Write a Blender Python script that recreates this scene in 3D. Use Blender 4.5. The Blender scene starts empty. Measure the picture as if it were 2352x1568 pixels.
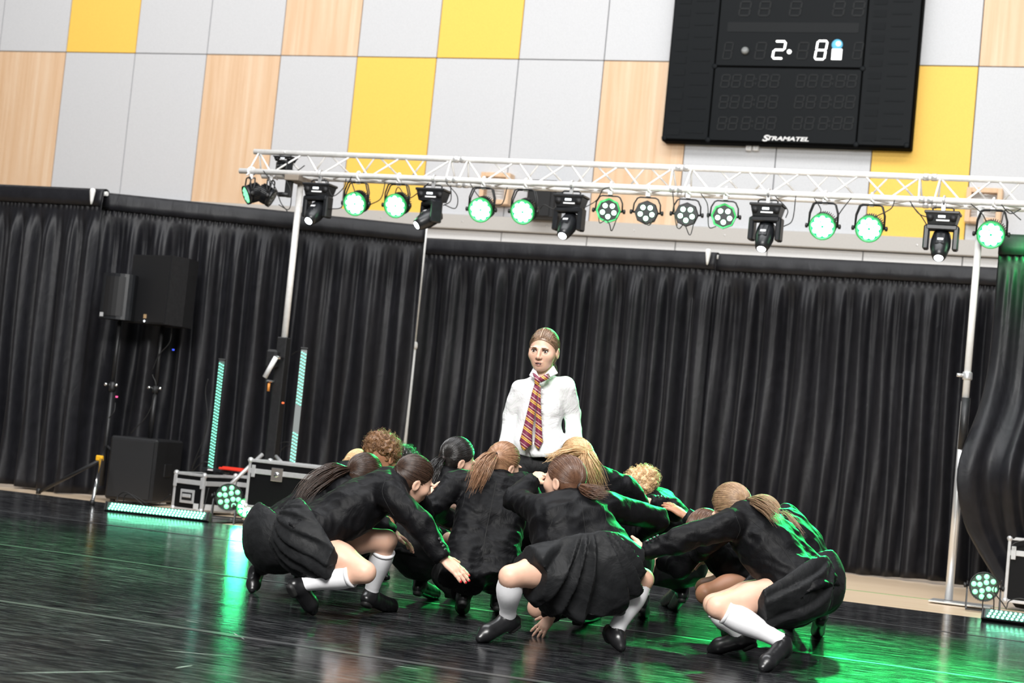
import bpy, bmesh, math, random
import numpy as np
from mathutils import Vector, Matrix
random.seed(7); rng = np.random.default_rng(7)
scene = bpy.context.scene
col = scene.collection

# ---------------------------------------------------------------- camera, light, exposure
F, PITCH, ROLL, YAW, CAMH = 4000.0, .0571, .0982, -.3605, .90
def cam_axes():
    fwd = np.array([math.sin(YAW)*math.cos(PITCH), math.cos(YAW)*math.cos(PITCH), math.sin(PITCH)])
    right = np.array([math.cos(YAW), -math.sin(YAW), 0.]); up = np.cross(right, fwd)
    r = math.cos(ROLL)*right + math.sin(ROLL)*up
    u = -math.sin(ROLL)*right + math.cos(ROLL)*up
    return r, u, fwd
CR, CU, CF = cam_axes(); CO = np.array([0., 0., CAMH])
cd = bpy.data.cameras.new('camera'); cam = bpy.data.objects.new('camera', cd); col.objects.link(cam)
cd.sensor_width = 36; cd.lens = F/2352*36; cd.clip_end = 200
m = Matrix.Identity(4)
for i in range(3):
    m[i][0] = CR[i]; m[i][1] = CU[i]; m[i][2] = -CF[i]; m[i][3] = CO[i]
cam.matrix_world = m; scene.camera = cam
cd.dof.use_dof = True; cd.dof.focus_distance = 8.7; cd.dof.aperture_fstop = 4.0

vs = scene.view_settings
vs.view_transform = 'Standard'; vs.look = 'None'; vs.gamma = 1; vs.use_curve_mapping = False; vs.exposure = 0.0
w = bpy.data.worlds.new('World'); scene.world = w; w.use_nodes = True
w.node_tree.nodes['Background'].inputs[0].default_value = (.93, .96, 1, 1)
w.node_tree.nodes['Background'].inputs[1].default_value = .17
scene.cycles.use_denoising = True
try: scene.cycles.denoiser = 'OPENIMAGEDENOISE'
except Exception: pass
scene.cycles.max_bounces = 6; scene.cycles.sample_clamp_indirect = 6

def area(name, loc, target, size, power, color=(1, 1, 1)):
    l = bpy.data.lights.new(name, 'AREA'); l.shape = 'RECTANGLE'; l.size, l.size_y = size; l.energy = power; l.color = color
    o = bpy.data.objects.new(name, l); col.objects.link(o); o.location = loc
    o.rotation_euler = (Vector(target)-Vector(loc)).to_track_quat('-Z', 'Y').to_euler(); return o
# hall lights: unseen window light behind the audience, ceiling rows over stage and wall
area('hall_light', (-1.0, -1.5, 7.2), (-3, 8.5, .3), (7, 2.5), 2600, (1, .985, .96))  # frontal key, stands for windows behind the audience
area('hall_light', (-4, 9.0, 9.0), (-4, 9.6, 0), (12, 3), 1150, (.97, .985, 1))
area('hall_light', (-8, 15.5, 9.6), (-8, 21.5, 4.5), (22, 2), 900, (1, .99, .97))

# ---------------------------------------------------------------- helpers
def ray(x, y): return CR*((x-1176)/F) - CU*((y-784)/F) + CF
def fl(x, y, z=0.): r = ray(x, y); return CO + r*((z-CAMH)/r[2])          # where a sight line meets height z
def atY(x, y, Y): r = ray(x, y); return CO + r*(Y/r[1])                    # ... meets the plane at distance Y
def at(x, y, D): return CO + ray(x, y)*D                                   # ... at depth D

def new_mat(name, base=(.5, .5, .5), rough=.5, metal=0., spec=.5, emit=None, es=0., sheen=0., coat=0., sss=0.):
    m = bpy.data.materials.new(name); m.use_nodes = True
    b = m.node_tree.nodes['Principled BSDF']
    b.inputs['Base Color'].default_value = (*base, 1); b.inputs['Roughness'].default_value = rough
    b.inputs['Metallic'].default_value = metal; b.inputs['Specular IOR Level'].default_value = spec
    if emit: b.inputs['Emission Color'].default_value = (*emit, 1); b.inputs['Emission Strength'].default_value = es
    if sheen: b.inputs['Sheen Weight'].default_value = sheen; b.inputs['Sheen Roughness'].default_value = .4
    if coat: b.inputs['Coat Weight'].default_value = coat
    if sss:
        b.inputs['Subsurface Weight'].default_value = sss; b.inputs['Subsurface Radius'].default_value = (.012, .005, .003); b.inputs['Subsurface Scale'].default_value = 1
    return m
def nd(m, t, **kw):
    n = m.node_tree.nodes.new(t)
    for k, v in kw.items(): setattr(n, k, v)
    return n
def lk(m, a, b): m.node_tree.links.new(a, b)
def bsdf(m): return m.node_tree.nodes['Principled BSDF']
def coords(m, scale=(1, 1, 1), kind='Object', rot=(0, 0, 0)):
    tc = nd(m, 'ShaderNodeTexCoord'); mp = nd(m, 'ShaderNodeMapping'); mp.inputs['Scale'].default_value = scale; mp.inputs['Rotation'].default_value = rot
    lk(m, tc.outputs[kind], mp.inputs[0]); return mp.outputs[0]
def noise(m, vec, scale=5, detail=4, rough=.5, dist=0):
    n = nd(m, 'ShaderNodeTexNoise'); n.inputs['Scale'].default_value = scale; n.inputs['Detail'].default_value = detail
    n.inputs['Roughness'].default_value = rough; n.inputs['Distortion'].default_value = dist
    if vec is not None: lk(m, vec, n.inputs['Vector'])
    return n.outputs['Fac']
def ramp(m, fac, stops):
    r = nd(m, 'ShaderNodeValToRGB'); e = r.color_ramp.elements
    while len(e) < len(stops): e.new(.5)
    for i, (p, c) in enumerate(stops): e[i].position = p; e[i].color = (*c, 1) if len(c) == 3 else c
    lk(m, fac, r.inputs[0]); return r.outputs[0]
def bump(m, h, strength=.3, dist=.01):
    b = nd(m, 'ShaderNodeBump'); b.inputs['Strength'].default_value = strength; b.inputs['Distance'].default_value = dist
    lk(m, h, b.inputs['Height']); lk(m, b.outputs[0], bsdf(m).inputs['Normal']); return b
def mixc(m, fac, a, b, mode='MIX'):
    n = nd(m, 'ShaderNodeMix', data_type='RGBA', blend_type=mode)
    for s, v in ((0, fac), (6, a), (7, b)):
        if hasattr(v, 'is_linked'): lk(m, v, n.inputs[s])
        else: n.inputs[s].default_value = v if s == 0 else (*v, 1)
    return n.outputs[2]

class MB:
    """collects primitive shapes into one mesh"""
    def __init__(s): s.v = []; s.f = []; s.sm = []
    def add(s, v, f, smooth=False):
        o = len(s.v); s.v += [tuple(map(float, p)) for p in v]; s.f += [tuple(i+o for i in q) for q in f]; s.sm += [smooth]*len(f); return s
    def box(s, c, size, M=None, bev=0.):
        c = np.array(c, float); h = np.array(size, float)/2
        if bev > 0:
            b = min(bev, min(h)*.45); vs = []; idx = {}
            for sx in (-1, 1):
                for sy in (-1, 1):
                    for sz in (-1, 1):
                        for a in range(3):
                            p = h.copy(); p -= b; p[a] = h[a]; idx[(sx, sy, sz, a)] = len(vs); vs.append(p*np.array([sx, sy, sz]))
            fs = []
            for a in range(3):
                o1, o2 = [(1, 2), (2, 0), (0, 1)][a]
                for sg in (-1, 1):
                    q = []
                    for u, w_ in ((-1, -1), (1, -1), (1, 1), (-1, 1)):
                        k = [0, 0, 0]; k[a] = sg; k[o1] = u; k[o2] = w_; q.append(idx[(*k, a)])
                    fs.append(q if sg > 0 else q[::-1])
                for u in (-1, 1):
                    for w_ in (-1, 1):
                        k1 = [0, 0, 0]; k1[o1] = u; k1[o2] = w_; k1[a] = -1; k2 = list(k1); k2[a] = 1
                        q = [idx[(*k1, o1)], idx[(*k2, o1)], idx[(*k2, o2)], idx[(*k1, o2)]]
                        fs.append(q if u*w_ < 0 else q[::-1])
            for sx in (-1, 1):
                for sy in (-1, 1):
                    for sz in (-1, 1):
                        q = [idx[(sx, sy, sz, 0)], idx[(sx, sy, sz, 1)], idx[(sx, sy, sz, 2)]]
                        fs.append(q if sx*sy*sz > 0 else q[::-1])
            vs = np.array(vs)
        else:
            vs = np.array([[x, y, z] for x in (-1, 1) for y in (-1, 1) for z in (-1, 1)])*h
            fs = [(0, 1, 3, 2), (4, 6, 7, 5), (0, 4, 5, 1), (2, 3, 7, 6), (0, 2, 6, 4), (1, 5, 7, 3)]
        if M is not None: vs = vs @ np.array(M).T
        return s.add(vs + c, fs)
    def tube(s, pts, r, n=10, caps=True, smooth=True):
        pts = [np.array(p, float) for p in pts]; N = len(pts); rs = r if hasattr(r, '__len__') else [r]*N
        t = pts[1]-pts[0]; t = t/np.linalg.norm(t); ref = np.array([0, 0, 1.]) if abs(t[2]) < .9 else np.array([1., 0, 0])
        u = np.cross(t, ref); u /= np.linalg.norm(u); V = []
        for i, p in enumerate(pts):
            a = pts[max(i-1, 0)]; b = pts[min(i+1, N-1)]; t = b-a; t /= max(np.linalg.norm(t), 1e-9)
            u = u - t*np.dot(u, t); u /= np.linalg.norm(u); w_ = np.cross(t, u)
            for k in range(n):
                an = 2*math.pi*k/n; V.append(p + rs[i]*(math.cos(an)*u + math.sin(an)*w_))
        Fc = [(i*n+k, i*n+(k+1) % n, (i+1)*n+(k+1) % n, (i+1)*n+k) for i in range(N-1) for k in range(n)]
        s.add(V, Fc, smooth)
        if caps:
            o = len(s.v)-N*n; s.f += [tuple(o+k for k in range(n))[::-1], tuple(o+(N-1)*n+k for k in range(n))]; s.sm += [False]*2
        return s
    def lathe(s, prof, c=(0, 0, 0), ax=(0, 0, 1), n=24, smooth=True, sx=1., caps=True):
        ax = np.array(ax, float); ax /= np.linalg.norm(ax); ref = np.array([0, 0, 1.]) if abs(ax[2]) < .9 else np.array([1., 0, 0])
        u = np.cross(ref, ax); u /= np.linalg.norm(u); w_ = np.cross(ax, u); c = np.array(c, float); V = []
        for r, z in prof:
            for k in range(n):
                an = 2*math.pi*k/n; V.append(c + ax*z + r*(sx*math.cos(an)*u + math.sin(an)*w_))
        N = len(prof); Fc = [(i*n+k, i*n+(k+1) % n, (i+1)*n+(k+1) % n, (i+1)*n+k) for i in range(N-1) for k in range(n)]
        if caps: Fc += [tuple(range(n))[::-1], tuple((N-1)*n+k for k in range(n))]
        s.add(V, Fc, smooth); return s
    def build(s, name, mat, parent=None, loc=None):
        me = bpy.data.meshes.new(name); me.from_pydata(s.v, [], s.f); me.update()
        me.polygons.foreach_set('use_smooth', s.sm)
        o = bpy.data.objects.new(name, me); col.objects.link(o)
        if mat is not None:
            for q in (mat if isinstance(mat, (list, tuple)) else [mat]): me.materials.append(q)
        if parent is not None: o.parent = parent
        if loc is not None: o.location = loc
        return o
def grid_mesh(name, P, mat, parent=None, smooth=True, closed=False, thick=0.):
    P = np.asarray(P, float); a, b = P.shape[:2]; V = P.reshape(-1, 3)
    bb = b if closed else b-1
    i, j = np.meshgrid(np.arange(a-1), np.arange(bb), indexing='ij')
    q = np.stack([i*b+j, i*b+(j+1) % b, (i+1)*b+(j+1) % b, (i+1)*b+j], -1).reshape(-1, 4)
    o = np_obj(name, V, q, mat, parent, smooth)
    if thick:
        md = o.modifiers.new('thickness', 'SOLIDIFY'); md.thickness = thick; md.offset = 0
    return o
def np_obj(name, V, Q, mat, parent=None, smooth=True):
    me = bpy.data.meshes.new(name); V = np.ascontiguousarray(V, np.float32); Q = np.ascontiguousarray(Q, np.int32)
    me.vertices.add(len(V)); me.vertices.foreach_set('co', V.ravel())
    k = Q.shape[1]; me.loops.add(Q.size); me.loops.foreach_set('vertex_index', Q.ravel())
    me.polygons.add(len(Q)); me.polygons.foreach_set('loop_start', np.arange(0, Q.size, k, dtype=np.int32))
    me.update(calc_edges=True); me.polygons.foreach_set('use_smooth', [smooth]*len(Q))
    o = bpy.data.objects.new(name, me); col.objects.link(o)
    if mat is not None: me.materials.append(mat)
    if parent is not None: o.parent = parent
    return o
def tag(o, label=None, cat=None, group=None, kind=None):
    for k, v in (('label', label), ('category', cat), ('group', group), ('kind', kind)):
        if v: o[k] = v
    return o
def empty(name, loc=(0, 0, 0), label=None, cat=None, group=None, kind=None):
    o = bpy.data.objects.new(name, None); col.objects.link(o); o.location = tuple(map(float, loc)); o.empty_display_size = .1
    return tag(o, label, cat, group, kind)
def keep(o, root):
    """parent o (built in world coordinates) under root without moving it"""
    o.parent = root; o.matrix_parent_inverse = Matrix.Translation(-Vector(root.location)) if root.rotation_euler[:] == (0, 0, 0) else root.matrix_basis.inverted(); return o
def frame(d, up=(0, 0, 1)):
    """3x3 with columns x, y, z where y = direction d, z about up"""
    d = np.array(d, float); d /= np.linalg.norm(d); x = np.cross(d, up); x /= np.linalg.norm(x); z = np.cross(x, d)
    return np.array([x, d, z]).T
def mat4(R3, loc):
    m = Matrix.Identity(4)
    for i in range(3):
        for j in range(3): m[i][j] = R3[i][j]
        m[i][3] = loc[i]
    return m

# ---------------------------------------------------------------- materials
def mk_wood_panel():
    m = new_mat('perforated_wood_panel', rough=.55)
    v = coords(m, (5, 5, .18)); n = noise(m, v, 2.2, 5, .6, .4)
    c = ramp(m, n, [(.3, (.74, .48, .28)), (.52, (.84, .60, .40)), (.7, (.90, .70, .51))])
    tc = nd(m, 'ShaderNodeTexCoord'); sp = nd(m, 'ShaderNodeSeparateXYZ'); lk(m, tc.outputs['Object'], sp.inputs[0])
    outs = []
    for ax in ('X', 'Z'):
        mu = nd(m, 'ShaderNodeMath', operation='MULTIPLY'); mu.inputs[1].default_value = 2*math.pi/.016; lk(m, sp.outputs[ax], mu.inputs[0])
        si = nd(m, 'ShaderNodeMath', operation='SINE'); lk(m, mu.outputs[0], si.inputs[0]); outs.append(si.outputs[0])
    ad = nd(m, 'ShaderNodeMath', operation='ADD'); lk(m, outs[0], ad.inputs[0]); lk(m, outs[1], ad.inputs[1])
    f = ramp(m, ad.outputs[0], [(.55, (0, 0, 0)), (1, (1, 1, 1))])
    lk(m, mixc(m, f, c, (.48, .28, .15)), bsdf(m).inputs['Base Color']); return m
def mk_fleck(name, base, amt=.06, scale=60, rough=.6):
    m = new_mat(name, base, rough); v = coords(m); n = noise(m, v, scale, 3, .6)
    a = tuple(c*(1-amt) for c in base); b = tuple(min(1, c*(1+amt)) for c in base)
    lk(m, ramp(m, n, [(.3, a), (.7, b)]), bsdf(m).inputs['Base Color']); return m
def mk_curtain():
    m = new_mat('black_drape_cloth', (.007, .007, .009), .5, spec=.35, sheen=.03)
    v = coords(m); n = noise(m, v, 9, 6, .6, .6)
    lk(m, ramp(m, n, [(.3, (.005, .005, .007)), (.7, (.010, .010, .013))]), bsdf(m).inputs['Base Color'])
    v2 = coords(m, (7, 7, 3)); bump(m, noise(m, v2, 1.6, 3, .5, 1.2), .2, .02); return m
def mk_vinyl():
    m = new_mat('black_dance_vinyl', (.006, .006, .008), .2, spec=.24)
    v = coords(m); acc = None
    # fine scuffs: long thin streaks in several directions
    for k, (rot, sx, sy, th) in enumerate(((.35, 3.0, 210, .635), (-.2, 2.2, 260, .64), (1.25, 3.5, 190, .645), (.85, 4, 240, .64), (-.7, 3.2, 200, .645), (2.2, 2.6, 230, .65))):
        vv = coords(m, (sx, sy, 1), rot=(0, 0, rot)); n = noise(m, vv, 1.0, 2.5, .55, .3)
        r = ramp(m, n, [(th, (0, 0, 0)), (th+.05, (1, 1, 1))])
        acc = r if acc is None else mixc(m, 1.0, acc, r, 'LIGHTEN')
    big = ramp(m, noise(m, v, .8, 4, .6), [(.30, (.25, .25, .25)), (.65, (1, 1, 1))])
    sc = mixc(m, 1.0, acc, big, 'MULTIPLY')
    cl = ramp(m, noise(m, v, 2.3, 7, .7, .8), [(.3, (.002, .002, .003)), (.75, (.009, .0095, .011))])
    lk(m, mixc(m, sc, cl, (.20, .205, .21)), bsdf(m).inputs['Base Color'])
    ro = ramp(m, noise(m, v, 3.3, 6, .7, 1.0), [(.3, (.10, .10, .10)), (.7, (.22, .22, .22))])
    lk(m, mixc(m, sc, ro, (.5, .5, .5)), bsdf(m).inputs['Roughness'])
    vb = coords(m, (2, 30, 1)); bump(m, noise(m, vb, 1.0, 3, .5), .14, .004); return m
def mk_floor_wood():
    m = new_mat('beech_sports_floor', rough=.35, spec=.4)
    v = coords(m, (.5, 9, 1)); n = noise(m, v, 2, 5, .6, .3)
    lk(m, ramp(m, n, [(.3, (.66, .48, .32)), (.7, (.80, .64, .46))]), bsdf(m).inputs['Base Color']); return m
M_GREY = mk_fleck('grey_wall_panel', (.60, .61, .635), .05)
M_YEL = mk_fleck('yellow_wall_panel', (.93, .58, .10), .05)
M_WOOD = mk_wood_panel()
M_LOW = mk_fleck('pale_lower_panel', (.66, .66, .66), .04)
M_LEDGE = mk_fleck('warm_grey_ledge', (.50, .48, .455), .04)
M_WALLB = new_mat('wall_backing', (.16, .16, .17), .8)
M_CURT = mk_curtain(); M_VINYL = mk_vinyl(); M_FLOOR = mk_floor_wood()
M_SCUFF = new_mat('pale_scuff', (.30, .30, .30), .5)
M_TAPE = new_mat('seam_tape', (.06, .062, .064), .3)
M_ALU = mk_fleck('truss_aluminium', (.86, .85, .83), .07, 30, .38); bsdf(M_ALU).inputs['Metallic'].default_value = .05
M_ALU2 = new_mat('brushed_aluminium', (.72, .72, .72), .32, .7)
M_WHITEP = mk_fleck('white_painted_pole', (.82, .82, .80), .04, 20, .4)
M_BLK = mk_fleck('black_powder_coat', (.012, .012, .013), .3, 40, .45)
M_BLKP = mk_fleck('black_plastic', (.010, .011, .013), .3, 30, .35)
M_GRILL = mk_fleck('speaker_grille', (.006, .006, .007), .5, 300, .6)
M_RUB = new_mat('black_cable', (.010, .010, .010), .5)
M_CHROME = new_mat('chrome', (.85, .85, .85), .15, 1.)
M_LABEL = new_mat('white_label', (.8, .8, .8), .5)
M_DISP = new_mat('white_display', (.8, .85, .9), .4, emit=(.9, .95, 1), es=1.2)
M_LEDG = new_mat('green_led_lens', (.2, .9, .4), .3, emit=(.45, 1, .6), es=16)
M_LEDS = new_mat('soft_green_led_lens', (.3, .8, .5), .3, emit=(.22, .95, .42), es=1.15)
M_LEDB = new_mat('batten_led', (.3, .9, .6), .3, emit=(.22, 1, .60), es=4.6)
M_LEDV = new_mat('vertical_batten_led', (.3, .9, .7), .3, emit=(.16, .85, .55), es=1.1)
M_LEDOFF = new_mat('unlit_led', (.22, .24, .24), .25)
M_LPANEL = new_mat('batten_lens_panel', (.05, .11, .09), .3)
M_FACEG = new_mat('glowing_green_front_plate', (.01, .20, .05), .35, emit=(.0, .60, .12), es=2.2)
M_GLARE = new_mat('glare_green_bezel', (.03, .38, .10), .4)  # green glare round a lit par, put into the base colour
M_FACED = new_mat('dark_front_plate', (.008, .03, .012), .35)
M_LENS = new_mat('lit_beam_lens', (.9, .95, 1), .2, emit=(.82, .92, 1), es=9)
M_CASE = mk_fleck('black_flight_case_ply', (.0035, .0035, .004), .3, 200, .6); bsdf(M_CASE).inputs['Specular IOR Level'].default_value = .15
M_CALU = mk_fleck('flight_case_aluminium', (.62, .62, .62), .06, 40, .35); bsdf(M_CALU).inputs['Metallic'].default_value = .5
M_RED = new_mat('red_plastic', (.75, .04, .02), .35)
M_YCL = new_mat('yellow_clamp_plastic', (.85, .45, .02), .4)
# ---------------------------------------------------------------- floor, dance vinyl
fo = MB().box((-6, 11, -.06), (34, 30, .1)).build('floor', M_FLOOR); tag(fo, kind='structure')
VZ = .004
sheets = [(-11.5, 2.0, .6, 6.33), (-11.5, 2.0, 6.34, 8.63), (-11.5, 2.0, 8.64, 11.02), (-11.5, 2.0, 11.03, 12.55)]
df = empty('dance_floor', (-4.5, 8, 0), 'glossy scratched black vinyl dance floor covering the sports hall boards', 'dance floor')
for x0, x1, y0, y1 in sheets:
    # an edge that waves by a few millimetres
    n = 40; xs = np.linspace(x0, x1, n)
    top = [(x, y1 + .012*math.sin(x*1.7+y1), VZ) for x in xs]; bot = [(x, y0 + .012*math.sin(x*1.7+y0-.01), VZ) for x in xs]
    b = MB(); V = bot + top; lo = [(p[0], p[1], -.008) for p in V]
    b.add(V + lo, [(i, i+1, n+i+1, n+i) for i in range(n-1)] + [(2*n+i+1, 2*n+i, i, i+1)[::-1] for i in range(n-1)] + [(n+i, n+i+1, 3*n+i+1, 3*n+i) for i in range(n-1)])
    keep(b.build('vinyl_sheet', M_VINYL), df)
# back corner piece at left that runs on under the equipment
b = MB().box((-9.35, 12.95, VZ-.004), (4.3, .8, .012)); keep(b.build('vinyl_sheet', M_VINYL), df)
for y in (6.335, 8.635, 11.025):
    pts = np.linspace(-11.5, 2, 30); wd = .026
    b = MB(); V = [(x, y-wd+.004*math.sin(3*x), VZ+.0012) for x in pts] + [(x, y+wd+.004*math.sin(3*x), VZ+.0012) for x in pts]
    b.add(V, [(i, i+1, 31+i, 30+i) for i in range(29)]); keep(b.build('seam_tape', M_TAPE), df)
for (xa, ya), (xb, yb) in (((18, 1545), (300, 1541)), ((365, 1492), (535, 1507)), ((215, 1468), (262, 1472)), ((535, 1452), (562, 1468)), ((400, 1534), (445, 1527)), ((425, 1424), (458, 1430)), ((1520, 1302), (1575, 1345)), ((900, 1527), (975, 1538))):
    p_, q_ = fl(xa, ya, VZ+.0006), fl(xb, yb, VZ+.0006); d_ = q_-p_; n_ = np.array([-d_[1], d_[0], 0])/np.linalg.norm(d_); w_ = .0045
    o_ = MB().add([p_, p_+d_*.3-n_*w_, p_+d_*.75-n_*w_*.8, q_, p_+d_*.75+n_*w_*.8, p_+d_*.3+n_*w_], [(0, 1, 2, 3, 4, 5)]).build('scuff_mark', M_SCUFF); keep(o_, df)
mk = empty('floor_marking', (-2, 14.1, 0), 'thin green court line painted on the pale wooden floor', 'floor marking')
keep(MB().box((-1.5, 14.06, -.009), (9, .025, .004)).build('line', new_mat('court_line_green', (.16, .30, .12), .5)), mk)

# ---------------------------------------------------------------- back wall with panels
WY = 21.5; PW = 1.2
XS0 = atY(150.4, 122, WY)[0]
cols_x = [XS0 + PW*1.003*(i) for i in range(-3, 17)]
ZR = 6.0; ZL = 3.86; ZLB = 3.66
wl = MB().box((-7, WY+.15, 4.6), (30, .2, 9.4)).build('wall_back', M_WALLB); tag(wl, kind='structure')
row0 = {-1: 'g', 0: 'y', 1: 'g', 2: 'g', 3: 'w', 4: 'g', 5: 'y', 6: 'g', 7: 'g', 8: 'g', 9: 'y', 10: 'g', 11: 'w', 12: 'g', -2: 'g', 13: 'g'}
row1 = {-1: 'w', 0: 'g', 1: 'g', 2: 'w', 3: 'g', 4: 'y', 5: 'g', 6: 'g', 7: 'w', 8: 'g', 9: 'g', 10: 'y', 11: 'g', 12: 'g', -2: 'g', 13: 'w'}
MM = {'g': M_GREY, 'y': M_YEL, 'w': M_WOOD}
cache = {}
def wall_piece(name, x, z0, z1, mat, gap=.012, dep=.04):
    k = (round(z1-z0, 3), mat.name)
    if k not in cache:
        cache[k] = MB().box((0, 0, 0), (PW-gap, dep, z1-z0-gap), bev=.003).build(name, mat).data; o = col.objects[-1]
        for oo in list(col.objects):
            if oo.data == cache[k]: o = oo
    else:
        o = bpy.data.objects.new(name, cache[k]); col.objects.link(o)
    o.location = (x + PW/2, WY+.03, (z0+z1)/2); keep(o, wl); return o
for i in range(-2, 14):
    x = XS0 + i*PW
    wall_piece('panel', x, ZR, ZR+2.3, MM[row0[i]]); wall_piece('panel', x, ZL, ZR, MM[row1[i]])
    wall_piece('panel', x, 2.4, ZLB, M_LOW); wall_piece('panel', x, .0, 2.4, M_LOW)
keep(MB().box((-7, WY-.02, (ZL+ZLB)/2), (22, .13, ZL-ZLB-.012), bev=.006).build('ledge', M_LEDGE), wl)
for i in range(-2, 13):
    keep(MB().lathe([(.011, 0), (.011, .004), (.006, .006)], (XS0+(i+.55)*PW, WY-.085, (ZL+ZLB)/2), (0, -1, 0), 10).build('screw_cap', M_ALU2), wl)

# ---------------------------------------------------------------- scoreboard
SY = WY-.16
def sb(px, py): p = atY(px, py, SY-.055); return p[0], p[2]
bl_ = sb(1518, 325); br_ = sb(2091, 339); SBW = br_[0]-bl_[0]; SBZ = (bl_[1]+br_[1])/2; SBX = bl_[0]; SBH = 2.25
SROOT = empty('scoreboard', (SBX+SBW/2, SY+.1, SBZ), 'large black electronic scoreboard high on the panelled wall showing 2 and 8', 'scoreboard')
M_SB = mk_fleck('scoreboard_face', (.006, .0075, .009), .12, 80, .5); bsdf(M_SB).inputs['Specular IOR Level'].default_value = .1
M_SBD = new_mat('scoreboard_joint', (.002, .002, .002), .8, spec=.03)
M_SEG = new_mat('unlit_segment', (.017, .0185, .020), .6, spec=.15)
M_SEGT = new_mat('unlit_name_strip', (.0080, .0095, .011), .6, spec=.1)
M_SEGL = new_mat('lit_segment', (.9, .9, .9), .4, emit=(1, 1, .97), es=2.2)
M_PANELG = new_mat('scoreboard_text_window', (.011, .0125, .014), .5, spec=.12)
def sbp(o): return keep(o, SROOT)
sbp(MB().box((SBX+SBW/2, SY+.06, SBZ+SBH/2), (SBW, .2, SBH), bev=.012).build('cabinet', M_SBD))
def uz(u, v): return SBX+u*SBW, SBZ+v     # u across 0..1, v metres up
c0, c1 = .195, .79
zs = sb(1640, 152)[1]-SBZ
faces = [(0.006, c0-.003, .03, SBH-.02), (c1+.003, .994, .03, SBH-.02), (c0+.003, c1-.003, .03, zs-.012), (c0+.003, c1-.003, zs+.012, SBH-.02)]
for u0, u1, v0, v1 in faces:
    a = uz(u0, v0); b2 = uz(u1, v1)
    sbp(MB().box(((a[0]+b2[0])/2, SY-.045, (a[1]+b2[1])/2), (b2[0]-a[0], .02, b2[1]-a[1]), bev=.006).build('face_panel', M_SB))
for u, v in ((c0, .03), (c1, .03), (.985, .04), (.012, .04), (c0, zs), (c1, zs)):
    a = uz(u, v); sbp(MB().lathe([(.035, 0), (.035, .006), (.02, .009)], (a[0], SY-.055, a[1]), (0, -1, 0), 14).build('corner_fastener', M_SB))
FY = SY-.0565
SEGS = {'a': ((0, 1), (1, 1)), 'b': ((1, 1), (1, .5)), 'c': ((1, .5), (1, 0)), 'd': ((0, 0), (1, 0)), 'e': ((0, .5), (0, 0)), 'f': ((0, 1), (0, .5)), 'g': ((0, .5), (1, .5))}
def digit(x, z, w_, h_, segs='abcdefg', mat=None, th=.16, slant=.10, name='digit'):
    b = MB()
    for s_ in segs:
        (x0, z0), (x1, z1) = SEGS[s_]
        p0 = np.array([x+w_*x0+slant*h_*z0, FY, z+h_*z0]); p1 = np.array([x+w_*x1+slant*h_*z1, FY, z+h_*z1])
        d = p1-p0; L = np.linalg.norm(d); d /= L; n_ = np.array([-d[2], 0, d[0]]); t = th*w_/2; e = t*.9
        q = [p0+d*e*.3, p0+d*e*1.3+n_*t, p1-d*e*1.3+n_*t, p1-d*e*.3, p1-d*e*1.3-n_*t, p0+d*e*1.3-n_*t]
        o_ = np.array([0, -.006, 0]); b.add([*q, *[k+o_ for k in q]], [(0, 1, 2, 3, 4, 5), (11, 10, 9, 8, 7, 6)]+[(i, (i+1) % 6, 6+(i+1) % 6, 6+i) for i in range(6)])
    return sbp(b.build(name, mat))
def dg_px(px, py0, py1, wpx, segs, mat, th=.16, name='digit'):
    x, z0 = sb(px, py1); x2, z1 = sb(px, py0); w_ = wpx/(F/24.0); digit(x, z0, w_, z1-z0, segs, mat, th, name=name)
SP = F/22.7
dg_px(1774, 95, 134, 22, 'abged', M_SEGL, .19, 'lit_digit'); dg_px(1871, 94, 136, 20, 'abcdefg', M_SEGL, .19, 'lit_digit')
x, z = sb(1813, 119); sbp(MB().lathe([(.028, 0), (.028, .008)], (x, FY, z), (0, -1, 0), 12).build('lit_dot', M_SEGL))
x, z = sb(1922, 125); sbp(MB().box((x, FY-.003, z), (.125, .008, .135)).build('white_square', M_SEGL))
x, z = sb(1923, 103)
sbp(MB().lathe([(.068, 0), (.068, .006)], (x, FY, z), (0, -1, 0), 20).build('blue_disc', new_mat('pale_blue_disc', (.10, .40, .62), .4, emit=(.2, .6, .85), es=.5)))
sbp(MB().lathe([(.032, .006), (.032, .012)], (x+.015, FY, z+.012), (0, -1, 0), 16).build('disc_centre', new_mat('disc_white', (.8, .85, .9), .4, emit=(.9, .95, 1), es=.8)))
for px, w_ in ((1660, 17), (1733, 20), (1830, 20), (1958, 17)): dg_px(px, 98, 135, w_, 'abcdefg', M_SEG)
x, z = sb(1712, 117); sbp(MB().lathe([(.05, 0), (.046, .03), (.03, .05), (.0, .055)], (x, FY, z), (0, -1, 0), 16).build('grey_lamp', new_mat('grey_lamp', (.25, .26, .26), .25)))
for py in (172, 220, 269):
    for px in (1655, 1680, 1710, 1742, 1768, 1828, 1855, 1887, 1919, 1945):
        dx = (py-172)*-.083; dg_px(px+dx, py, py+28, 17, 'abcdefg', M_SEG, .17)
    for px in (1736, 1913):
        x, z = sb(px+(py-172)*-.083, py+15)
        for dz in (-.03, .03): sbp(MB().box((x, FY-.002, z+dz), (.02, .006, .025)).build('colon_dot', M_SEG))
for px in (1697, 1742, 1813, 1912, 1957): dg_px(px, 4, 36, 22, 'abcdefg', M_SEG, .17)
a = sb(1670, 74); b2 = sb(1974, 52); sbp(MB().box(((a[0]+b2[0])/2, FY-.001, (a[1]+b2[1])/2), (b2[0]-a[0], .006, .125)).build('text_window', M_PANELG))
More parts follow.
